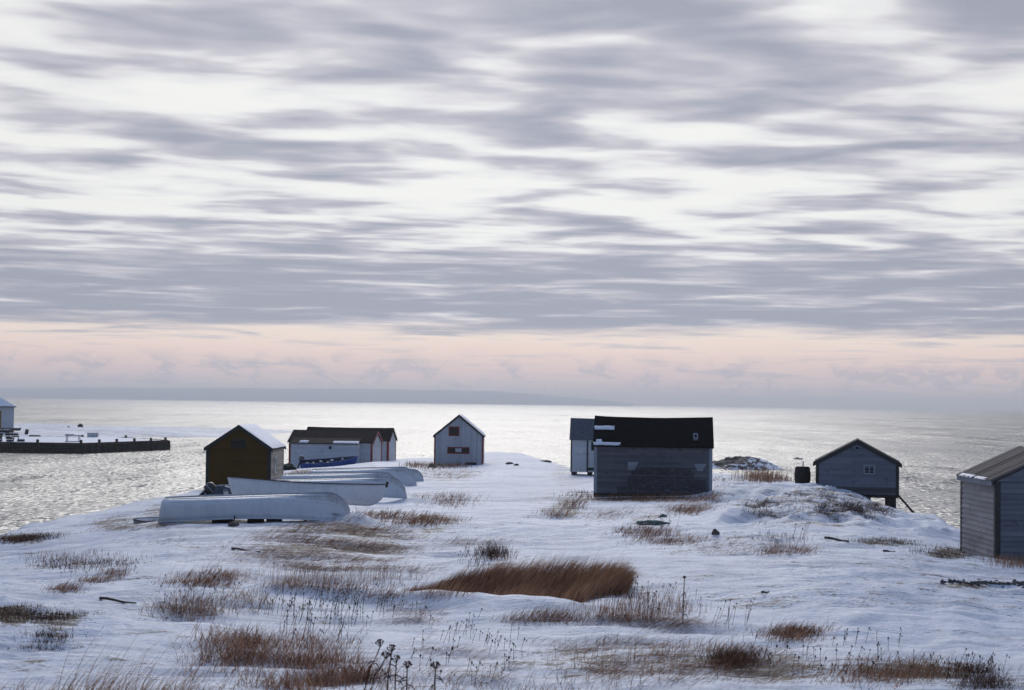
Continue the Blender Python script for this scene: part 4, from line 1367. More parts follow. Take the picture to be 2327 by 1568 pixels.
# driftwood
def stick_at(name, u0, v0, u1, v1, r_, label, mat='dark_wood', bend=.022):
    a, b = ground_at(u0, v0), ground_at(u1, v1)
    if a is None or b is None: return
    c = (a+b)/2
    pts = [a + (b-a)*t + Vector((0, 0, r_*.6 + bend*math.sin(t*7)*(.5))) - c for t in np.linspace(0, 1, 7)]
    o = MB().tube(pts, [r_*(1-.5*t) for t in np.linspace(0, 1, 7)], 6).build(name, M[mat], None, True); o.location = c
    tag(o, label, 'driftwood')
stick_at('driftwood', 529, 1248, 590, 1257, .035, 'dark driftwood pole lying in the trampled grass below the boats')
stick_at('driftwood', 230, 1363, 311, 1374, .03, 'forked dark stick on bare snow at the left')
stick_at('driftwood', 1876, 1224, 1932, 1234, .045, 'long dark driftwood stick on the slope below the stilted shed')
stick_at('driftwood', 2010, 1254, 2035, 1256, .03, 'short dark stick on open snow left of the silver-grey shed')
stick_at('driftwood', 1733, 1349, 1745, 1350, .03, 'short pale stick end on the open snow at right', 'old_wood')
# ------------------------------------------------------------------ far harbour at the left
def build_point():
    """Low snowy ground behind the wharf and the spit running out from it."""
    poly = [(-260,250),(-62.5,250),(-64.5,283),(-74,330),(-80,352),(-68,356),(-61,362),(-57,398),(-55,432),(-57,450),(-66,446),(-78,430),(-120,460),(-260,480)]
    pts = np.array(poly, float)
    xs = np.linspace(-250, -45, 230); ys = np.linspace(244, 490, 240)
    X, Y = np.meshgrid(xs, ys, indexing='ij')
    inside = np.zeros_like(X, bool); dist = np.full(X.shape, 1e9)
    n = len(pts)
    for i in range(n):
        a, b = pts[i], pts[(i+1) % n]
        cond = ((a[1] > Y) != (b[1] > Y)) & (X < (b[0]-a[0])*(Y-a[1])/(b[1]-a[1]+1e-9) + a[0])
        inside ^= cond
        d = b-a; t = np.clip(((X-a[0])*d[0] + (Y-a[1])*d[1])/(d@d), 0, 1)
        dist = np.minimum(dist, np.hypot(X-a[0]-t*d[0], Y-a[1]-t*d[1]))
    sd = np.where(inside, dist, -dist) + (fbm(X/9, Y/14, 5, 3)-.5)*4
    Z = 1.15*sstep(-1.0, 22, sd)**.8 + .55*np.exp(-((X+92)/20)**2 - ((Y-305)/30)**2) + (fbm(X/8, Y/16, 9, 4)-.5)*.5*sstep(0, 12, sd)
    Z = np.where(Y < 290, np.minimum(Z, 1.22 + .02*np.maximum(Y-262, 0)), Z)
    Z = Z + .55*np.exp(-((X+58.5)/5)**2*0 - ((X+67)/5.5)**2 - ((Y-330)/16)**2)
    Z = np.where(sd < -1, -1.0, Z)
    V = np.stack([X, Y, Z], -1).reshape(-1, 3)
    idx = np.arange(X.size).reshape(X.shape)
    q = np.stack([idx[:-1,:-1], idx[1:,:-1], idx[1:,1:], idx[:-1,1:]], -1).reshape(-1, 4)
    q = q[V[q][:, :, 2].max(1) > -.9]
    o = big_mesh('snowy_spit', V, q, SNOW, True, {'bare': ('POINT', np.full(len(V), .22))})
    o['kind'] = 'structure'
    return lambda x, y: float(Z[int(np.clip((x+250)/205*229, 0, 229)), int(np.clip((y-244)/246*239, 0, 239))])
PZ = build_point()

def wharf():
    A, B, C, D = Vector((-150, 244, 0)), Vector((-61.1, 244, 0)), Vector((-53.6, 268, 0)), Vector((-64.5, 284, 0))
    E = Vector((-150, 262, 0)); H = 1.30
    root = empty('wharf', B)
    tag(root, 'dark timber wharf with snow on its deck and short red-brown posts along the edge', 'wharf')
    off = B
    def loc(p): return p - off
    zu = Vector((0,0,1))
    rnd = random.Random(17)
    # crib walls: horizontal timbers between upright piles
    wl = MB()
    for a, b in ((A,B),(B,C),(C,D),(D,E)):
        d = (b-a); L = d.length; d.normalize(); nrm = Vector((d.y, -d.x, 0))
        z = -.8
        while z < H-.02:
            h = .20; s = 0
            while s < L:
                s1 = min(s + rnd.uniform(3.5, 7), L); jo = rnd.uniform(-.05, .03)
                p, q = loc(a + d*s) + nrm*(-.12+jo), loc(a + d*s1) + nrm*(-.12+jo)
                wl.bar(p + zu*(z+h/2), q + zu*(z+h/2), .22, h-.015, tone=rnd.random())
                s = s1
            z += h
    wl.build('crib_wall', M['wharf_wood'], root)
    cap = MB()
    for a, b in ((A,B),(B,C),(C,D),(D,E)):
        d = (b-a).normalized(); nrm = Vector((d.y, -d.x, 0))
        cap.bar(loc(a) + zu*(H+.10) - nrm*.1, loc(b) + zu*(H+.10) - nrm*.1, .22, .20, tone=.4)
    cap.build('kerb_beam', M['wharf_red'], root)
    k = 0
    for a, b, st in ((A,B,2.1),(B,C,1.75)):
        d = (b-a); L = d.length; d.normalize(); nrm = Vector((d.y, -d.x, 0))
        s = L if st > 2 else 0
        n = int(min(L, 40)/st)
        for i in range(n+1):
            s = (L - i*st) if st > 2 else i*L/n
            p = loc(a + d*s) + nrm*.10
            r_ = rnd.uniform(.12, .17)
            MB().tube([p + zu*-1, p + zu*(H+rnd.uniform(-.12, .02) if st > 2 else H+rnd.uniform(.0, .18))], r_, 8, rnd.random()).build('pile', M['wharf_wood'], root)
    MB().add([loc(p) + zu*z for z in (H-.1, H+.06) for p in (A, B, C, D, E)], [(4,3,2,1,0),(5,6,7,8,9)] + [(i,(i+1)%5,5+(i+1)%5,5+i) for i in range(5)]).build('deck', M['old_wood'], root)
    # snow lying on the deck
    xs = np.linspace(-130, -53, 160); ys = np.linspace(244, 284, 60)
    X, Y = np.meshgrid(xs, ys, indexing='ij')
    poly = [A, B, C, D, E]
    dmin = np.full(X.shape, 1e9)
    for i in range(5):
        a, b = poly[i], poly[(i+1) % 5]
        d = (b-a).normalized()
        dmin = np.minimum(dmin, -( (X-a.x)*d.y - (Y-a.y)*d.x ))
    Z = H + .07 + .14*sstep(.1, 1.5, dmin) + (fbm(X/2.5, Y/2.5, 3, 3)-.5)*.14*sstep(.1, 1, dmin)
    V = np.stack([X-off.x, Y-off.y, Z], -1).reshape(-1, 3)
    idx = np.arange(X.size).reshape(X.shape)
    q = np.stack([idx[:-1,:-1], idx[1:,:-1], idx[1:,1:], idx[:-1,1:]], -1).reshape(-1, 4)
    ok = dmin.reshape(-1)[q].min(1) > .02
    o = big_mesh('deck_snow', V, q[ok], M['snow'], True); o.parent = root
    for (u, v, Y) in ((158*.0+90, 1000, 244.2),(188.5, 1004, 244.2),(230, 1003, 248.9),(269.5, 1002.5, 253.6),(309.5, 1001.5, 258.4),(347, 1000, 263),(380, 998, 267.6),(290, 995, 283.2),(191.6, 992, 282)):
        x = (u-CU)/FD*Y
        r2 = MB().box(-.17, -.17, 0, .17, .17, .42).build('post', M['wharf_red'], root)
        r2.location = (x-off.x, Y-off.y, H+.20 if Y < 280 else H+.1)
wharf()

def place(u, Y): return (u-CU)/FD*Y
# hip-roofed white house, cut by the left edge
HX = place(35, 300); HZ = 2.1
hr = empty('harbour_house', (HX, 300, HZ), R(16.3))
tag(hr, 'white hip-roofed house with a snowy roof and a yellow-framed door, behind the wharf', 'house')
W_, D_, H_ = 8.0, 7.0, 4.0
hw = MB(); hw.box(-W_, 0, 0, 0, D_, H_)
hw.build('wall', M['white_boards'], hr)
sd = MB(); lap_wall(sd, (-W_, 0, .35), (1,0,0), (0,-1,0), W_, H_-.35, .16, seed=3); sd.build('siding', M['white_boards'], hr)
MB().box(-W_-.05, -.08, -1.2, .06, D_+.05, .34).build('plinth', M['old_wood'], hr)
e = .35
hv_ = [(-W_-e, -e, H_), (e, -e, H_), (e, D_+e, H_), (-W_-e, D_+e, H_)]
hv2 = [(x, y, z+.16) for x, y, z in hv_]
tp = [(-W_/2-.8, D_/2, H_+2.2), (-W_/2+.8, D_/2, H_+2.2)]
MB().add(hv_ + hv2, [(3,2,1,0),(0,1,5,4),(1,2,6,5),(2,3,7,6),(3,0,4,7),(4,5,6,7)]).build('eave_board', M['black_trim'], hr)
MB().add([(x*1.0, y, z+.005) for x, y, z in hv2] + tp, [(0,1,5,4),(1,2,5),(2,3,4,5),(3,0,4)]).build('roof', M['snow'], hr)
door = MB().box(-3.6, -.05, .35, -2.30, .0, 3.3).build('door', M['dark_wood'], hr)
MB().box(-2.30, -.07, .35, -2.12, .0, 3.4).box(-3.78, -.07, .35, -3.6, 0, 3.4).box(-3.6, -.07, 3.3, -2.3, 0, 3.4).build('door_frame', M['yellow'], door)

def thing_mesh(name, mb, mat, loc, label, cat, rz=0, rx=0, ry=0, group=None, smooth=False):
    o = mb.build(name, mat, None, smooth); o.location = loc; o.rotation_euler = (rx, ry, rz)
    return tag(o, label, cat, group)
# oil drum
x = place(64, 296)
dr = empty('oil_drum', (x, 296, PZ(x, 296) - .05), 0, 0, R(9))
tag(dr, 'dark oil drum tilting on the snow right of the white house', 'drum')
MB().lathe([(.30,0),(.30,.86),(.27,.88)], 16).build('body', M['black'], dr)
for z in (.02, .29, .58, .85): MB().lathe([(.30, z-.02),(.325, z),(.30, z+.02)], 16).build('rib', M['iron'], dr)
x = place(186, 390)
rock('boulder', (x, 390, PZ(x, 390)+.15), .62, .6, .55, M['black'], 44, 'dark boulder alone on the far edge of the snowy spit')
x = place(159.5, 385)
rock('stone', (x, 385, PZ(x, 385)+.05), .25, .25, .2, M['black'], 45, 'tiny dark stone left of the boulder on the snowy spit')
# grey crate on the wharf
Yc = 279
bx_ = empty('grey_crate', (place(202.5, Yc), Yc, 1.43))
tag(bx_, 'pale grey wooden crate on the wharf deck, right of the table', 'crate')
MB().box(0,0,0,1.62,.9,.72).build('box', M['white_trim'], bx_)
MB().box(-.04,-.04,.722,1.66,.94,.79).build('lid', M['crate_grey'], bx_)
for x_ in (.02, .76, 1.5): MB().box(x_, -.03, 0, x_+.1, -.002, .72).build('batten', M['crate_grey'], bx_)
# trestle table
tb = empty('trestle_table', (place(152, 247.5), 247.5, 1.47))
tag(tb, 'bare trestle table with a low cross rail near the wharf edge', 'table')
MB().box(0, 0, .95, 2.12, .9, 1.06).build('table_top', M['crate_grey'], tb)
MB().box(-.02, .05, 1.065, 1.15, .85, 1.20).build('table_snow', M['snow'], tb)
for (x_, y_) in ((.12,.06),(1.92,.06),(.12,.78),(1.92,.78)): MB().box(x_, y_, 0, x_+.09, y_+.08, .947).build('leg', M['crate_grey'], tb)
MB().box(.0, .10, .10, 2.1, .16, .19).build('cross_rail', M['old_wood'], tb)
# overturned dory on the yard
x = place(84, 285)
boat('dark_dory', 'small dark dory lying overturned on the snow between drum and table', (x-.9, 285, PZ(x, 285) + .05), 2.0, .95, .30, .30, .38, rz=R(-8), inverted=True, hull=M['dark_wood'], gun=M['dark_wood'], keel=False)
x = place(34, 303)
boat('dark_rowboat', 'dark rowing boat at the right corner of the white house', (x, 303.5, PZ(x, 303.5) + .25), 1.2, .8, .42, .42, .5, rz=R(4), hull=M['dark_wood'], gun=M['dark_wood'], inside=M['black'], keel=False)
# lobster traps stacked at the left edge
def trap():
    r = empty('lobster_trap', (0,0,0))
    fr = MB()
    for x_ in (0, .45, .9):
        pts = [(x_, .3*math.cos(a), .36*math.sin(a)) for a in np.linspace(0, math.pi, 8)]
        fr.tube(pts, .022, 5, .3); fr.bar((x_, -.3, .0), (x_, .3, .0), .04, .03)
    fr.build('frame', M['old_wood'], r)
    sl_ = MB()
    for a in np.linspace(.05, math.pi-.05, 10):
        sl_.bar((0, .32*math.cos(a), .385*math.sin(a)), (.95, .32*math.cos(a), .385*math.sin(a)), .045, .012, up=(0, math.cos(a), math.sin(a)), tone=.5)
    for y_ in np.linspace(-.28, .28, 6): sl_.bar((0, y_, -.02), (.95, y_, -.02), .05, .012)
    sl_.build('slats', M['dark_wood'], r)
    MB().box(.04, -.24, .01, .86, .24, .22).build('netting', M['black'], r)
    sn = MB(); n = 6
    for i in range(n):
        a0, a1 = math.pi*.3 + math.pi*.4*i/n, math.pi*.3 + math.pi*.4*(i+1)/n
        q = lambda a, x_: (x_, .34*math.cos(a), .40*math.sin(a) + .012)
        sn.add([q(a0, .02), q(a0, .93), q(a1, .93), q(a1, .02)], [(0,1,2,3)])
    sn.build('snow_cap', M['snow'], r)
    return r
def copy_tree(o, parent=None):
    c = o.copy(); COL.objects.link(c)
    if parent: c.parent = parent
    for ch in [q for q in bpy.data.objects if q.parent == o]: copy_tree(ch, c)
    return c
TZ = 1.50
t0 = trap()
spots = [(-6, 0, 0, 0), (20, 0, 0, 3), (44, .2, 0, -4), (-6, 0, 1, 5), (18, .1, 1, -3), (-4, .1, 2, 2), (12, .8, 2, 9), (40, 1.0, 0, 14), (8, .9, 3, -6), (-8, .3, 3, 4), (26, 1.1, 2, -10)]
names = ['bottom', 'middle', 'top']
labs = ['lobster trap in the lowest layer, cut by the left edge of the frame', 'lobster trap in the lowest layer, second from the left edge', 'lobster trap lying on the wharf at the right end of the pile, nearest the water',
        'lobster trap in the second layer at the left edge', 'lobster trap in the second layer, at the right step of the pile', 'topmost lobster trap of the stack by the left edge', 'lobster trap at the back of the top layer', 'lobster trap half hidden behind the right end of the pile', 'highest lobster trap of the pile, tilted slightly askew', 'highest lobster trap at the very edge of the frame', 'lobster trap at the right step of the third layer']
for i, ((u, dy, lv, rz), lab) in enumerate(zip(spots, labs)):
    o = t0 if i == 0 else copy_tree(t0)
    o.location = (place(u, 246.2), 246.2 + dy, TZ + lv*.44); o.rotation_euler = (0, 0, R(rz))
    tag(o, lab, 'lobster trap', 'lobster traps piled on the wharf')
# sawhorse beside the traps
sh_ = empty('sawhorse', (place(36, 247.6), 247.6, TZ-.05))
tag(sh_, 'dark sawhorse carrying a board, right of the lobster traps', 'sawhorse')
MB().box(-.1, -.08, .68, .75, .08, .84).build('beam', M['dark_wood'], sh_)
for (xa, xb, y_) in ((.05, -.15, -.25), (.05, -.15, .25), (.6, .82, -.25), (.6, .82, .25)):
    MB().bar((xa, y_*.2, .70), (xb, y_, 0), .08, .06).build('leg', M['dark_wood'], sh_)
# ------------------------------------------------------------------ dead grass and weeds
def grass_mat(name, c0, c1, c2):
    mt = bpy.data.materials.new(name); mt.use_nodes = True
    t = NT(mt.node_tree); b = mt.node_tree.nodes['Principled BSDF']
    tone = t.attr('tone')
    col = t.ramp(tone, [(0, c0), (.55, c1), (1, c2)])
    t.l.new(col, b.inputs['Base Color']); b.inputs['Roughness'].default_value = .75; b.inputs['Specular IOR Level'].default_value = .15
    tr = t.new('ShaderNodeBsdfTranslucent'); t.l.new(col, tr.inputs['Color'])
    mx = t.new('ShaderNodeMixShader'); mx.inputs[0].default_value = .5
    t.l.new(b.outputs[0], mx.inputs[1]); t.l.new(tr.outputs[0], mx.inputs[2])
    out = [n for n in mt.node_tree.nodes if n.type == 'OUTPUT_MATERIAL'][0]
    t.l.new(mx.outputs[0], out.inputs['Surface'])
    return mt
GM = grass_mat('dead_grass', (.07, .030, .018), (.26, .128, .076), (.52, .33, .21))
GD = grass_mat('dark_heath', (.022, .014, .011), (.075, .042, .03), (.17, .095, .065))
GP = grass_mat('pale_grass', (.12, .062, .038), (.28, .17, .11), (.46, .31, .21))

class Blades:
    def __init__(s): s.V, s.T, s.A, s.n = [], [], [], 0
    def add(s, base, h, az, lean, bend, w, tone):
        """base (n,3); one curved tapering blade per row."""
        n = len(base)
        if n == 0: return
        psi = RNG.uniform(0, math.pi, n); wd = np.stack([np.cos(psi), np.sin(psi), np.zeros(n)], -1)
        p = base.copy(); seg = 4; rows = []
        dirh = np.stack([np.cos(az), np.sin(az)], -1)
        for k in range(seg + 1):
            wk = w * (1 - k/seg)**.7 * .5
            if k < seg:
                rows.append(p - wd*wk[:, None]); rows.append(p + wd*wk[:, None])
            else: rows.append(p.copy())
            ph = np.clip(lean + bend*((k+.5)/seg), 0, 1.75)
            st = h/seg
            p = p + np.concatenate([dirh*(np.sin(ph)*st)[:, None], (np.cos(ph)*st)[:, None]], -1)
        V = np.stack(rows, 1)                                    # n, 2*seg+1, 3
        m = 2*seg + 1
        tri = []
        for k in range(seg-1):
            a = 2*k; tri += [(a, a+1, a+3), (a, a+3, a+2)]
        tri.append((2*seg-2, 2*seg-1, 2*seg))
        tri = np.array(tri)
        T = (np.arange(n)*m)[:, None, None] + tri[None] + s.n
        s.V.append(V.reshape(-1, 3)); s.T.append(T.reshape(-1, 3)); s.A.append(np.repeat(tone, len(tri)))
        s.n += n*m
    def build(s, name, mat):
        if not s.V: return None
        V = np.concatenate(s.V); T = np.concatenate(s.T); A = np.concatenate(s.A)
        c = V.mean(0); c[2] = V[:, 2].min()
        o = big_mesh(name, V - c, T, mat, False, {'tone': ('FACE', A)}); o.location = c
        return o

STY = {  # lean, bend, azimuth spread
 'tall': (.18, .95, .5), 'tuft': (.45, 1.0, .9), 'flat': (1.15, .35, .55), 'stem': (.05, .30, 1.0), 'tangle': (.35, 1.0, 1.7), 'heath': (.2, .6, 3.1), 'blown': (.40, .80, .35)}
def put(B, pts, per, spread, h0, h1, style, w=(.006, .012), tone=(0, 1)):
    ln, bd, azs = STY[style]
    base = np.repeat(np.array([tuple(p) for p in pts]).reshape(-1, 3), per, 0)
    n = len(base)
    if n == 0: return
    base[:, 0] += RNG.normal(0, spread, n)*1.5; base[:, 1] += RNG.normal(0, spread, n)
    base[:, 2] = height(base[:, 0], base[:, 1]) - .015
    cl = np.repeat(RNG.uniform(.7, 1.15, len(pts)), per)
    h = RNG.uniform(h0, h1, n)*cl
    pix = base[:, 1]/1706.0
    wv = np.maximum(RNG.uniform(*w, n), pix*RNG.uniform(.25, .55, n))
    B.add(base, h, RNG.normal(0, azs, n) + .05, np.maximum(ln + RNG.normal(0, .18, n), 0), bd*RNG.uniform(.5, 1.25, n), wv, np.clip(RNG.normal((tone[0]+tone[1])/2, (tone[1]-tone[0])/3.2, n), 0, 1))
def spots_in(u0, v0, u1, v1, n, streak=0.0,  slope_=0.0, shape='ellipse', seed=0):
    out = []; tries = 0
    while len(out) < n and tries < n*14:
        tries += 1
        a, b = RNG.uniform(-1, 1), RNG.uniform(-1, 1)
        rr_ = a*a + b*b
        if shape == 'ellipse' and (rr_ > 1 or RNG.uniform() < rr_**2*.85): continue
        u = (u0+u1)/2 + a*(u1-u0)/2; v = (v0+v1)/2 + b*(v1-v0)/2 + slope_*(u - (u0+u1)/2)
        g = ground_at(u, v)
        if g is None: continue
        if streak:
            f = float(fbm(np.array([g.x*.55+seed]), np.array([g.y*1.6-seed]), 61+seed, 3)[0])
            if f < streak: continue
        out.append(g)
    return out

# the big clump in the middle: stands in the hollow behind the long drift
B = Blades(); n = 17000
u = RNG.uniform(925, 1432, n); t = RNG.uniform(0, 1, n)**.85
yf = np.interp(u, [925, 1000, 1150, 1300, 1345, 1432], [37.6, 36.9, 35.4, 34.9, 36.0, 36.8])
yb = np.interp(u, [925, 990, 1050, 1100, 1300, 1400, 1432], [38.0, 38.4, 38.9, 39.5, 39.0, 38.8, 38.0])
y = yf + (yb-yf)*t + RNG.normal(0, .12, n); x = (u-CU)/FD*y
keep = fbm(x*1.2, y*1.2, 77, 3) > .30
x, y, u = x[keep], y[keep], u[keep]
hh = (np.interp(u, [925, 980, 1060, 1120, 1400, 1432], [.26, .36, .50, .58, .56, .40]))*RNG.uniform(.6, 1.22, len(x))*(.78+.5*fbm(x*1.1, y*1.1, 31, 3))
tn = np.clip(.30 + .5*(fbm(x*.9+4, y*1.2, 91, 3)-.5)*2 + RNG.normal(0, .26, len(x)) + .24, 0, 1)
B.add(np.stack([x, y, height(x, y)-.02], -1), hh, RNG.normal(.05, .32, len(x)), np.abs(RNG.normal(.30, .12, len(x))), RNG.uniform(.35, 1.05, len(x)), RNG.uniform(.007, .013, len(x)), tn)
# flower plumes standing out of the top, bent by the wind
pl = spots_in(1060, 1306, 1425, 1334, 260)
put(B, pl, 2, .05, .50, .85, 'blown', (.006, .009), (.45, 1.0))
pl = spots_in(925, 1340, 1080, 1366, 90)
put(B, pl, 2, .05, .25, .5, 'blown', (.006, .009), (.4, 1.0))
o = B.build('brown_grass_clump', GM)
tag(o, 'big dense clump of tall brown grass in the middle, bent to the right by wind', 'grass clump')

TUFTS = [  # name, label, ellipse, tufts, blades, spread, h0, h1, style, material
 ('foreground_thicket', 'dense russet thicket of tangled grass at the bottom edge, left of the dried flower stalks', [(440,1430,640,1568,125),(590,1495,850,1590,150),(640,1440,800,1500,30)], 26, .17, .18, .48, 'tangle', GM),
 ('brown_grass_patch', 'long brown grass patch at the left, below the driftwood pole', [(380,1300,535,1340,75),(470,1298,600,1318,16)], 26, .16, .16, .36, 'tuft', GM),
 ('brown_grass_strip', 'strip of brown grass along the drift edge, running left from the big clump', [(592,1324,720,1345,44),(700,1333,830,1354,38),(810,1346,935,1364,36)], 13, .14, .16, .36, 'blown', GM),
 ('grass_tuft', 'lone russet tuft in the hollow at far left', [(118,1332,170,1348,20)], 30, .11, .16, .34, 'tuft', GM),
 ('grass_tuft', 'russet tuft on the far left, middle one of three in a rising line', [(196,1314,232,1329,14)], 30, .10, .16, .32, 'tuft', GM),
 ('grass_tuft', 'russet tuft highest of three in a rising line at left', [(238,1298,275,1316,14)], 30, .10, .16, .34, 'tuft', GM),
 ('grass_tuft', 'brown tuft trailing along the drift left of the barn', [(1248,1158,1292,1180,20),(1280,1138,1320,1160,18)], 26, .22, .25, .5, 'tuft', GM),
 ('dark_bush', 'dark twiggy bush right behind the big grass clump', [(1098,1248,1146,1276,26)], 34, .13, .2, .45, 'heath', GD),
 ('grass_mound', 'dark brown windswept grass mound on the right, edge of the open snow', [(1745,1422,1846,1462,60)], 32, .15, .16, .36, 'tuft', GM),
 ('grass_tuft', 'brown tuft on open snow to the right, below the barn', [(1758,1240,1782,1262,18),(1722,1252,1760,1264,10)], 26, .16, .2, .36, 'tuft', GM),
 ('grass_tuft', 'small brown tuft just right of the tuft on open snow', [(1796,1246,1836,1262,18)], 26, .15, .16, .3, 'tuft', GM),
 ('heather_ridge', 'dark heather ridge in the lower right corner', [(2160,1512,2230,1545,26),(2205,1525,2280,1575,34)], 30, .13, .12, .28, 'tangle', GD),
 ('heather_bush', 'dark heather bush on the steep bank below the stilted shed', [(1908,1140,1935,1166,12),(1930,1152,1966,1168,10)], 80, .22, .2, .40, 'tuft', GD),
 ('reed_fringe', 'fringe of pale dry reeds on the crest left of the barrel', [(1690,1078,1800,1098,64)], 20, .35, .4, .85, 'stem', GP),
 ('grass_tuft', 'brown tuft by the right front corner of the barn', [(1596,1126,1626,1142,20)], 26, .25, .25, .5, 'tuft', GM),
]
for nm, lab, els, per, spd, h0, h1, sty, mt in TUFTS:
    B = Blades()
    for (u0, v0, u1, v1, k) in els:
        sp = spots_in(u0, v0, u1, v1, k, streak=.42 if u1-u0 > 60 and nm != 'grass_tuft' else 0, seed=5)
        put(B, sp, int(per*.6), spd, h0*.75, h1*1.05, sty)
        put(B, sp, max(int(per*.2), 2), spd*(1.0 if nm == 'grass_tuft' else 1.6), h0*.5, h1*.9, 'flat', (.005, .010), (.2, 1))
    o = B.build(nm, mt)
    if o: tag(o, lab, {'reed_fringe': 'reeds'}.get(nm, 'bush' if 'bush' in nm or 'heather' in nm else 'grass'), 'russet grass tufts poking through the snow' if nm == 'grass_tuft' else None)

# scattered flattened grass over the field: nobody could count it
B = Blades(); BD = Blades(); BP = Blades()
FIELD = [ # ellipse, tufts, blades, spread, h0, h1, style, streak threshold, box?
 ((540,1180,960,1305), 1250, 10, .26, .18, .42, 'flat', .46), ((700,1172,960,1215), 200, 9, .3, .2, .45, 'flat', .45),
 ((820,1166,912,1182), 70, 10, .35, .22, .45, 'tuft', 0), ((932,1172,1010,1206), 120, 10, .35, .22, .48, 'tuft', .40),
 ((985,1118,1045,1160), 60, 10, .4, .22, .5, 'tuft', .40), ((960,1070,1092,1090), 90, 9, .6, .2, .45, 'flat', .40),
 ((1000,1225,1180,1245), 60, 10, .25, .2, .4, 'flat', .45), ((640,1270,1000,1320), 150, 9, .2, .15, .36, 'flat', .49),
 ((570,1290,960,1345), 230, 3, .12, .15, .38, 'stem', .40), ((356,1360,486,1414), 95, 9, .18, .2, .46, 'tangle', .42),
 ((40,1252,330,1302), 90, 4, .12, .12, .28, 'stem', .44), ((200,1165,420,1215), 150, 8, .3, .14, .34, 'flat', .46),
 ((320,1140,400,1180), 40, 8, .4, .15, .4, 'flat', .4), ((860,1378,1000,1424), 70, 10, .16, .2, .42, 'flat', .38),
 ((500,1340,620,1400), 60, 8, .16, .15, .35, 'tangle', .42), ((1150,1392,1340,1432), 150, 7, .14, .12, .3, 'blown', .42),
 ((1300,1352,1595,1424), 220, 5, .13, .14, .36, 'stem', .36), ((1330,1395,1600,1440), 150, 12, .20, .2, .48, 'flat', .42),
 ((1130,1420,1780,1568), 460, 11, .17, .16, .40, 'flat', .50), ((1180,1440,1700,1568), 120, 4, .10, .12, .3, 'stem', .4),
 ((900,1420,1200,1568), 130, 9, .15, .14, .36, 'flat', .50), ((1580,1460,1850,1568), 130, 9, .16, .14, .34, 'flat', .48), ((1600,1466,1700,1520), 34, 14, .14, .14, .30, 'tuft', .40),
 ((1850,1490,2160,1568), 120, 8, .18, .14, .34, 'tuft', .47), ((1950,1505,2145,1556), 100, 10, .15, .14, .32, 'tangle', .42),
 ((1324,1126,1620,1142), 130, 8, .3, .2, .5, 'tuft', .30), ((1330,1150,1420,1186), 80, 9, .35, .2, .45, 'flat', .44),
 ((1395,1200,1530,1224), 110, 9, .22, .16, .36, 'tuft', .36), ((1440,1222,1610,1240), 100, 8, .22, .15, .32, 'tuft', .38),
 ((1505,1136,1620,1180), 100, 9, .4, .2, .5, 'flat', .47), ((1570,1226,1745,1262), 90, 8, .2, .14, .3, 'flat', .46),
 ((1620,1085,1720,1100), 40, 8, .5, .2, .4, 'flat', .4), ((1430,1095,1800,1200), 0, 8, .5, .2, .4, 'flat', .5),
 ((1540,1152,1600,1172), 60, 10, .28, .2, .45, 'tuft', .3), ((650,1068,760,1090), 120, 6, .5, .15, .35, 'heath', .42),
 ((925,1055,1000,1066), 60, 8, .4, .25, .5, 'stem', .2), ((1010,1054,1060,1066), 50, 8, .4, .2, .45, 'stem', .3),
 ((2262,1270,2400,1296), 120, 9, .22, .12, .3, 'stem', 0), ((2040,1268,2120,1300), 12, 8, .25, .1, .25, 'flat', 0),
 ((1880,1360,2060,1385), 30, 9, .25, .1, .22, 'flat', .5), ((2100,1330,2330,1345), 20, 8, .2, .1, .2, 'flat', .3),
 ((1704,1360,1780,1380), 10, 8, .25, .1, .2, 'flat', 0), ((1830,1280,1890,1300), 14, 8, .2, .1, .2, 'flat', 0),
 ((250,1185,480,1240), 60, 8, .2, .12, .3, 'flat', .49), ((420,1225,620,1290), 90, 8, .2, .12, .3, 'flat', .49),
]
for e, k, per, spd, h0, h1, sty, stv in FIELD:
    put(BP if sty in ('stem', 'tangle') else B, spots_in(*e, k, streak=stv), per, spd, h0, h1, sty, (.005, .011))
o = BP.build('dry_stems', GP); o['kind'] = 'stuff'; o['label'] = 'thin pale dry stems scattered over the snow'; o['category'] = 'grass'
o = B.build('dead_grass', GM); o['kind'] = 'stuff'; o['label'] = 'sparse flattened dead grass scattered over the snow'; o['category'] = 'grass'
HEATH = [((-20,1216,120,1234), 150, 12, .25, .08, .22, .30), ((60,1268,330,1300), 90, 10, .15, .08, .2, .46), ((1724,1136,1757,1156), 9, 70, .30, .15, .34, 0), ((1718,1162,1742,1182), 6, 60, .25, .12, .3, 0), ((1872,1120,1894,1140), 5, 60, .22, .12, .3, 0), ((1874,1146,1888,1188), 8, 60, .20, .15, .34, 0),
         ((1982,1138,2000,1168), 8, 60, .22, .15, .34, 0), ((1960,1150,2080,1200), 9, 34, .22, .1, .25, 0), ((1776,1110,1860,1150), 6, 34, .3, .1, .25, 0),
         ((1940,1224,2090,1242), 120, 7, .2, .06, .16, .42), ((2090,1244,2215,1270), 120, 9, .2, .05, .14, .38), ((1690,1140,1860,1200), 7, 34, .25, .1, .25, 0),
         ((-20,1376,80,1424), 110, 12, .15, .06, .15, .34), ((60,1390,205,1430), 60, 12, .12, .06, .15, .42), ((80,1438,142,1456), 20, 14, .12, .08, .2, 0),
         ((60,1462,150,1490), 40, 12, .1, .04, .1, .3), ((850,1478,1000,1500), 0, 8, .1, .1, .2, 0), ((1640,1480,1700,1520), 70, 14, .14, .12, .28, .3), ((1740,1210,1800,1240), 30, 8, .25, .1, .22, .44), ((1290,1112,1350,1136), 40, 8, .35, .1, .25, .44), ((1580,1080,1660,1110), 20, 8, .35, .1, .25, .44)]
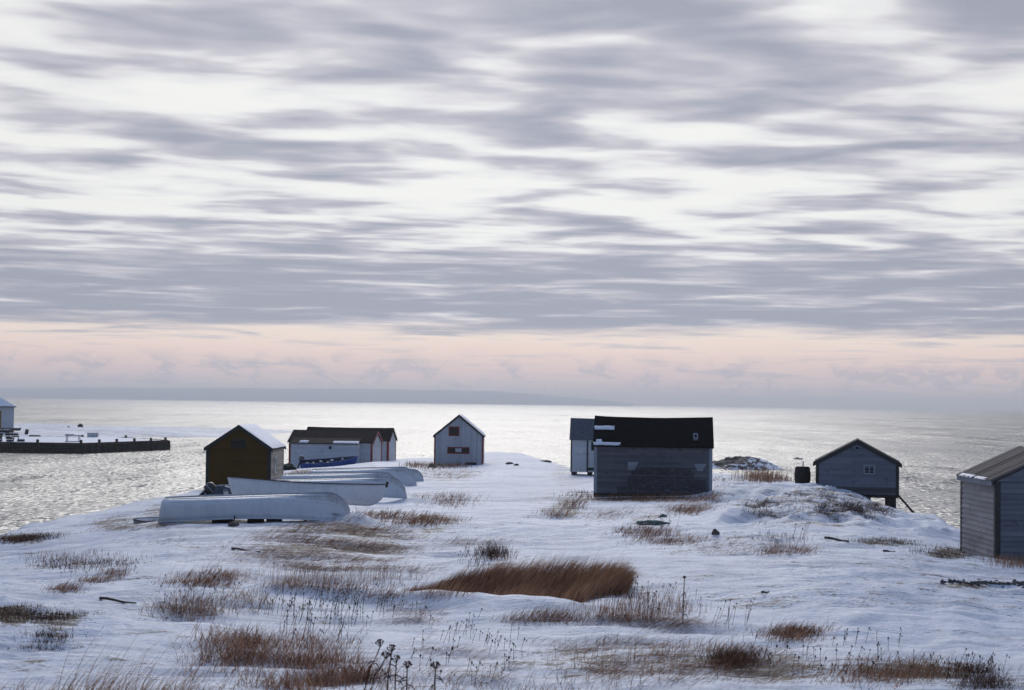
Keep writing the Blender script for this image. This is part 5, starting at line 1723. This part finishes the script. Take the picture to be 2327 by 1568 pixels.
for (u0, v0, u1, v1), k, per, spd, h0, h1, stv in HEATH:
    put(BD, spots_in(u0, v0, u1, v1, k, streak=stv, seed=3), per, spd, h0, h1, 'tuft' if per > 20 else 'heath', (.006, .012))
o = BD.build('heath_twigs', GD); o['kind'] = 'stuff'; o['label'] = 'low dark heath twigs showing through thin snow'; o['category'] = 'heath'
# tall foreground grass leaning in from the bottom edge, out of focus
B = Blades()
pts = [g for g in (ground_at(RNG.uniform(130, 470), RNG.uniform(1572, 1610)) for _ in range(58)) if g]
put(B, pts, 5, .08, .35, .95, 'blown', (.006, .010), (.3, .9))
pts = [g for g in (ground_at(RNG.uniform(-20, 560), RNG.uniform(1566, 1600)) for _ in range(70)) if g]
put(B, pts, 6, .15, .2, .42, 'tuft', (.006, .010))
pts = [g for g in (ground_at(RNG.uniform(840, 1400), RNG.uniform(1560, 1590)) for _ in range(60)) if g]
put(B, pts, 6, .15, .2, .42, 'tangle', (.006, .010))
o = B.build('tall_foreground_grass', GP); tag(o, 'loose tall pale grass leaning in from the bottom left edge', 'grass')

# weeds with dark seed heads
V, T = [], []
def octa(c, rx, rz):
    n0 = len(V)
    V.extend([c + Vector(p) for p in ((rx,0,0),(-rx,0,0),(0,rx,0),(0,-rx,0),(0,0,rz),(0,0,-rz))])
    T.extend([(n0+a, n0+b, n0+d) for a, b, d in ((0,2,4),(2,1,4),(1,3,4),(3,0,4),(2,0,5),(1,2,5),(3,1,5),(0,3,5))])
def thin(a, b, r_):
    n0 = len(V); d = Vector((r_, 0, 0)); e_ = Vector((0, r_, 0))
    V.extend([a-d, a+d, b+d*.7, b-d*.7, a-e_, a+e_, b+e_*.7, b-e_*.7]); T.extend([(n0,n0+1,n0+2),(n0,n0+2,n0+3),(n0+4,n0+5,n0+6),(n0+4,n0+6,n0+7)])
rw = random.Random(12)
for (u0, v0, u1, v1, k, h0, h1) in ((568,1355,980,1430,130,.12,.34),(600,1430,820,1470,26,.15,.4),(917,1400,1200,1568,60,.1,.28),(1350,1340,1600,1415,46,.15,.34),(1560,1390,1740,1440,14,.2,.4),
                                    (1040,1250,1130,1305,50,.1,.28),(1640,1440,2150,1560,60,.1,.28),(60,1275,330,1318,40,.1,.24),(330,1330,560,1390,30,.12,.3),(2080,1500,2300,1568,34,.12,.3),(1440,1190,1560,1230,24,.2,.4),(1790,1215,1830,1240,8,.3,.6)):
    for g in spots_in(u0, v0, u1, v1, k):
        h = rw.uniform(h0, h1); tip = g + Vector((h*rw.uniform(-.05, .4), rw.uniform(-.03, .03), h))
        thin(g, tip, .004)
        octa(tip, rw.uniform(.008, .017), rw.uniform(.016, .034))
        if rw.random() < .35: octa(tip + Vector((rw.uniform(.02, .04), 0, -.03)), .010, .02)
me_o = mesh_obj('seed_weeds', V, T, GD, None, False, [.35]*len(T)); me_o['kind'] = 'stuff'; me_o['label'] = 'thin weeds with dark seed heads scattered through the snow'; me_o['category'] = 'weeds'

# tall dried flower stalks along the bottom edge, each one a plant
def stalk(u, vbase, h, lean, label, head=.07, group='dried flower stalks at the bottom edge'):
    g = ground_at(u, vbase)
    root = empty('dried_flower_stalk', g); tag(root, label, 'plant', group)
    r_ = random.Random(int(u)); top = Vector((lean*h, .02, h))
    MB().tube([(0,0,-.05), (lean*h*.3, 0, h*.45), top*.8, top], [.011, .010, .009, .008], 6, .16).build('stem', GM, root)
    hb = MB()
    for k in range(16):
        a = r_.uniform(0, 6.28); e_ = r_.uniform(.25, 1.3)
        d = Vector((math.cos(a)*math.sin(e_), math.sin(a)*math.sin(e_), math.cos(e_)))
        hb.tube([top - Vector((0,0,.03)), top + d*head], [.003, .003], 4, .15)
        p = top + d*head
        hb.lathe([(.003, -.01), (.012, 0), (.004, .014)], 6, p, .15)
    hd = hb.build('flower_head', GM, root); hd['kind'] = 'stuff'
    lf = MB()
    for k in range(4):
        a = r_.uniform(0, 6.28); z = h*r_.uniform(.2, .7); p = Vector((lean*z, 0, z)); d = Vector((math.cos(a), math.sin(a), -.3))
        lf.tube([p, p + d*.07, p + d*.12 + Vector((0,0,-.05))], [.006, .008, .002], 4, .5)
    lo = lf.build('withered_leaf', GD, root); lo['kind'] = 'stuff'
for i, (u, vb, vt, ln, lab) in enumerate(((880, 1574, 1482, .10, 'tallest dried flower stalk at the bottom edge, standing beside the thicket'),
    (898, 1572, 1506, .03, 'thick dried flower stalk close to the right of the tallest one'), (922, 1574, 1516, .0, 'straight dried flower stalk third in the row from the thicket'),
    (988, 1572, 1518, .02, 'dried flower stalk standing alone on the right end of the row'), (838, 1572, 1470, .35, 'leaning dried flower stalk rising out of the thicket'), (855, 1574, 1494, .45, 'strongly leaning dried stalk between the thicket and the tallest stalk'))):
    g = ground_at(u, vb)
    stalk(u - ln*30, vb, (vb-vt)/FD*g.y, ln, lab)
g = ground_at(1549, 1416)
stalk(1549, 1416, 100/FD*g.y, .03, 'single tall thin stem standing in the snow right of the big grass clump', .03, None)
